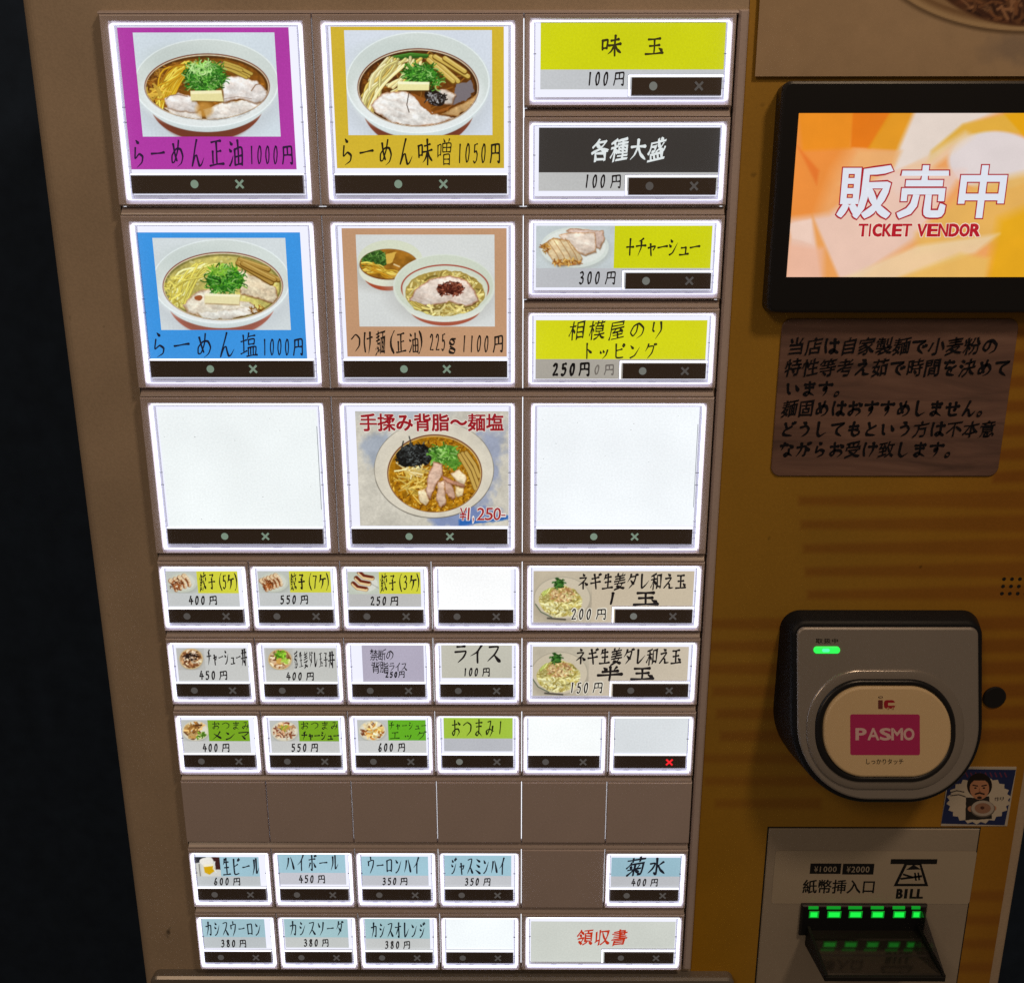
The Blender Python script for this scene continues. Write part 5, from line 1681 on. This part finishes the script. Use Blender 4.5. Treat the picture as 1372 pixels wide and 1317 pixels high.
    mb.build('touch_pad', M_PRINT, b, color=True)
    TILT = None
reader()

# ------------------------------------------------------------------ bill acceptor
def bill():
    d = PD + 1.2
    x0, v0 = cat('r4', 146, 72, d)
    x1, _ = cat('r4', 1160, 80, d)
    mb = MB()
    mb.box(x0 - .7, x1 + .7, v0 - .7, v0 + 190, PD - .2, PD + .55, 1)
    mb.box(x0, x1, v0, v0 + 189, PD, d, 0, bev=.4)
    b = mb.build('bill_acceptor', [M_PLATE, M_GAPD], machine, label='cream bill acceptor plate with green lamps over its slot')
    # label sticker
    L = d + .15
    mb = MB()
    a, c = cat('r4', 172, 178, L), cat('r4', 1108, 434, L)
    ax = (cat('r4', 160, 430, L)[0] + a[0]) / 2
    cx = c[0]
    mb.poly(rrect(ax, cx, a[1], c[1], 1.6), L, 0, lin((196, 186, 170)))
    ink = (22, 24, 30)
    T = L + .1
    def q(xa, ya, xb, yb, col=ink, dd=T):
        q0, q1 = cat('r4', xa, ya, L), cat('r4', xb, yb, L)
        mb.quad(q0[0], q1[0], q0[1], q1[1], dd, 0, lin(col))
    def pl(pts, col=ink, dd=T):
        mb.poly([cat('r4', x, y, L) for x, y in pts], dd, 0, lin(col))
    q(345, 238, 488, 288); q(502, 239, 646, 291)
    text(mb, '¥1000', 'r4', 360, 472, 252, 278, (176, 168, 156), T + .08, 'gothic', .01, 0, L)
    text(mb, '¥2000', 'r4', 516, 630, 252, 280, (176, 168, 156), T + .08, 'gothic', .01, 0, L)
    text(mb, '紙幣挿入口', 'r4', 306, 660, 314, 384, ink, T, 'gothic', .018, 0, L)
    q(732, 217, 952, 241)
    pl([(796, 240), (878, 240), (911, 347), (744, 347)])
    pl([(808, 246), (868, 246), (893, 335), (764, 335)], (196, 186, 170), T + .05)
    pl([(840, 243), (876, 266), (803, 268)], ink, T + .1)
    # the yen sign lying on its side
    for pts in ([(788, 294), (790, 285), (838, 300), (836, 309)], [(778, 316), (775, 307), (836, 299), (838, 309)], [(836, 299), (880, 293), (882, 303), (836, 309)],
                [(842, 282), (851, 282), (856, 320), (847, 320)], [(858, 281), (866, 281), (872, 318), (863, 318)]):
        pl(pts, ink, T + .1)
    text(mb, 'BILL', 'r4', 756, 888, 362, 405, ink, T, 'gothic', .04, 0, L)
    mb.build('slot_label', M_PRINT, b, color=True)
    # the mouth
    mx0, mv0 = cat('r4', 305, 440, d + 2)
    mx1, _ = cat('r4', 910, 440, d + 2)
    sv = cat('r4', 600, 585, d + 6)[1]
    fx0, fv = cat('r4', 412, 770, d + 30)
    fx1, _ = cat('r4', 985, 790, d + 30)
    mb = MB()
    mb.box(mx0, mx1, mv0, sv + 4, PD, d + 2.2, 0, bev=.8)
    # hood cheeks left and right of the opening
    mb.build('slot_hood', M_BLACK, b)
    w0, w1 = fx0 + 1.5, fx1 - 1.5
    mb = MB()
    g = (fv - sv) / 7.
    prof = [(d + .5, sv), (d + 8, sv + .4 * g), (d + 9, sv + 1.6 * g), (d + 18, sv + 3.4 * g), (d + 19, sv + 5.0 * g), (d + 29.5, sv + 6.6 * g), (d + 30.4, fv + .4), (d + 30, fv + 3), (d + .5, fv + 6)]
    n = len(prof)
    mb.add([W3(x, v, dd) for x in (w0, w1) for dd, v in prof], [[i, i + 1, n + i + 1, n + i] for i in range(n - 1)] + [list(range(n)), list(range(n, 2 * n))[::-1]])
    mb.build('slot_lip', M_METAL, b)
    mb = MB()
    for xx in (w0 - 1.6, w1 + .1):
        pr = [(d + 1, sv - 3), (d + 6, sv - 1.5), (d + 31.5, fv - .6), (d + 31.5, fv + 3.2), (d + 1, fv + 8)]
        m = len(pr)
        mb.add([W3(x, v, dd) for x in (xx, xx + 1.5) for dd, v in pr], [[i, (i + 1) % m, m + (i + 1) % m, m + i] for i in range(m)] + [list(range(m)), list(range(m, 2 * m))[::-1]])
    mb.box(w0 - 1.6, w1 + 1.6, fv + .2, fv + 3.2, d + 30.45, d + 31.8, 0, bev=.4)
    mb.build('slot_cheeks', M_CHEEK, b)
    pr = [(d + 2.2, mv0 + 1), (d + 9, mv0 + 5), (d + 30, fv - 1.6), (d + 2.2, sv - 3.4)]
    xx = w1 + .2
    mb = MB()
    mb.add([W3(x, v, dd) for x in (xx, xx + 1.1) for dd, v in pr], [[0, 1, 2, 3], [7, 6, 5, 4], [0, 4, 5, 1], [1, 5, 6, 2], [2, 6, 7, 3]])
    mb.build('slot_guard', M_SMOKE, b)
    for xa, xb in ((340, 386), (428, 493), (532, 595), (640, 700), (745, 802), (836, 876)):
        D = d + 2.3
        mb = MB()
        a, c = cat('r4', xa, 468, D), cat('r4', xb - 3, 500, D)
        mb.box(a[0], c[0], a[1], c[1], d + 1.5, D + .2, 0, bev=.15)
        mb.quad(a[0] + .6, c[0] - .9, a[1] + .5, c[1] - .7, D + .27, 1)
        e, f = cat('r4', xa - 4, 446, D), cat('r4', xb - 4, 458, D)
        mb.box(e[0], f[0], e[1], f[1], d + 1.5, D + .15, 0)
        mb.build('guide_lamp', [M_GREEND, M_GREENE], b)
bill()

# ------------------------------------------------------------------ papers stuck on the front
def finish(o, label, cat_):
    o['label'] = label
    o['category'] = cat_
    return o
def notice():
    d = PD + 1.2
    x0 = (cat('r2', 226, 120, d)[0] + cat('r2', 172, 640, d)[0]) / 2
    x1 = (cat('r2', 1255, 120, d)[0] + cat('r2', 1188, 640, d)[0]) / 2
    v0 = cat('r2', 700, 24, d)[1]
    v1 = cat('r2', 680, 718, d)[1]
    root = thing('notice_sign', 'dark wood grain notice with six lines of black brush writing below the screen', 'sign', W3((x0 + x1) / 2, v1, PD))
    mb = MB()
    mb.loft([rrect(x0, x1, v0, v1, 4.5), rrect(x0, x1, v0, v1, 4.5), rrect(x0 + .3, x1 - .3, v0 + .3, v1 - .3, 4.2)], [PD + .45, d - .2, d], smooth=False)
    mb.build('sign_board', M_WOOD, root)
    mb = MB()
    for s, a, b, y0, y1 in (('当店は自家製麺で小麦粉の', 252, 1174, 108, 180), ('特性等考え茹で時間を決めて', 238, 1228, 202, 276), ('います。', 238, 520, 298, 366),
                            ('麺固めはおすすめしません。', 226, 1150, 384, 454), ('どうしてもという方は不本意', 216, 1162, 476, 544), ('ながらお受け致します。', 210, 1010, 566, 634)):
        text(mb, s, 'r2', a, b, y0, y1, (118, 92, 84), d + .10, 'bold', .022, 0, d)
        text(mb, s, 'r2', a, b, y0, y1, (16, 18, 30), d + .16, 'bold', .004, 0, d)
    mb.build('brush_lettering', M_PRINT, root, color=True)
notice()

def sticker():
    d = PD + .75
    x0, v0 = cat('r3', 1012, 838, d)
    x1, v1 = cat('r3', 1285, 1130, d)
    x0 = (cat('r3', 1010, 840, d)[0] + cat('r3', 955, 1122, d)[0]) / 2
    x1 = (cat('r3', 1340, 850, d)[0] + cat('r3', 1282, 1135, d)[0]) / 2
    p = Pic((x0, x1, v0, v1), 'r3', d, 7., (206, 200, 190))
    p.poly([(1010, 848), (1332, 852), (1276, 1126), (962, 1118)], (38, 52, 108))
    pts = []
    for k in range(44):
        a = 2 * math.pi * k / 44
        r = (1.0 if k % 2 else .9)
        pts.append((1148 + 160 * r * math.cos(a) - 10 * math.sin(a), 1002 + 120 * r * math.sin(a)))
    p.poly(pts, (222, 214, 200))
    p.poly([(1075, 870), (1250, 872), (1200, 900), (1090, 905)], (38, 52, 108), .8)
    for k in range(9):
        p.line([(1085 + k * 24, 868), (1093 + k * 24, 886)], 7, (140, 60, 90), .8)
    sk = (206, 150, 118)
    p.poly([(1085, 990), (1200, 985), (1212, 1095), (1080, 1100)], (46, 44, 46), warp=4)
    p.ell(1152, 930, 62, 62, (34, 28, 28))
    p.ell(1152, 945, 48, 54, sk)
    p.poly([(1105, 925), (1120, 890), (1190, 890), (1202, 925), (1180, 905), (1125, 905)], (34, 28, 28))
    p.line([(1120, 928), (1142, 932)], 6, (40, 30, 28)); p.line([(1164, 932), (1186, 928)], 6, (40, 30, 28))
    p.ell(1132, 942, 6, 4, (30, 24, 24)); p.ell(1174, 942, 6, 4, (30, 24, 24))
    p.line([(1152, 944), (1150, 958), (1158, 960)], 4, (165, 105, 85))
    p.line([(1132, 972), (1152, 966), (1174, 972)], 8, (48, 36, 34))
    p.ell(1152, 990, 12, 7, (60, 44, 40))
    p.ell(1110, 1045, 16, 14, sk); p.ell(1222, 1042, 14, 13, sk)
    p.ell(1168, 1045, 60, 42, (120, 112, 106)); p.ell(1168, 1042, 56, 38, (196, 188, 182)); p.ell(1168, 1042, 40, 26, (170, 130, 110))
    p.ell(1166, 1040, 10, 8, (90, 60, 50))
    p.line([(1005, 965), (1040, 955), (1075, 962)], 5, (60, 56, 60)); p.line([(1010, 980), (1050, 975), (1082, 985)], 5, (60, 56, 60))
    mb = MB()
    p.mesh(mb)
    mb.box(x0, x1, v0, v1, PD + .42, d - .04, 0, lin((206, 200, 190)))
    for s, a, b, y0, y1 in (('作', 1226, 1250, 986, 1006), ('り', 1250, 1274, 986, 1006)):
        text(mb, s, 'r3', a, b, y0, y1, (60, 52, 56), d + .08, 'hand', .02, 0, d)
    o = mb.build('square_sticker', M_PRINT, color=True)
    finish(o, 'small square navy sticker with a cartoon bearded cook holding a bowl, beside the card reader', 'sticker')
sticker()

def poster():
    d = PD + 2.0
    x0, v1 = cat('r1', 97, 315, d)
    x1 = at(1372, 60, d)[0] + 34
    v0 = v1 - 150
    p = Pic((x0, x1, v0, v1), 'r1', d, 1.8, (196, 172, 142))
    p.grain(.03, 60, 5)
    p.put(p.m_ell(1180, 200, 130, 60, warp=30, soft=60), (140, 128, 122), .5)
    p.ell(1200, -230, 640, 372, (120, 100, 78), soft=16)
    p.ell(1200, -240, 630, 368, (204, 178, 140))
    p.ell(1200, -245, 600, 348, (150, 120, 88), soft=20)
    p.ell(1200, -258, 585, 338, (178, 150, 115))
    p.ell(1220, -262, 480, 372, (96, 62, 44), soft=12)
    p.clip = p.m_ell(1220, -262, 470, 365)
    p.grain(.45, 26, 7, p.clip)
    p.curl(120, 1120, 30, 180, 70, 60, 12, [(130, 90, 62), (70, 42, 32), (160, 120, 90)], 4)
    p.clip = None
    mb = MB()
    p.mesh(mb)
    mb.box(x0, x1, v0, v1, d - .35, d - .04, 0, lin((196, 172, 142)))
    o = mb.build('poster', M_POSTER, color=True)
    finish(o, 'beige paper poster with part of a bowl photo hanging above the screen', 'poster')
poster()
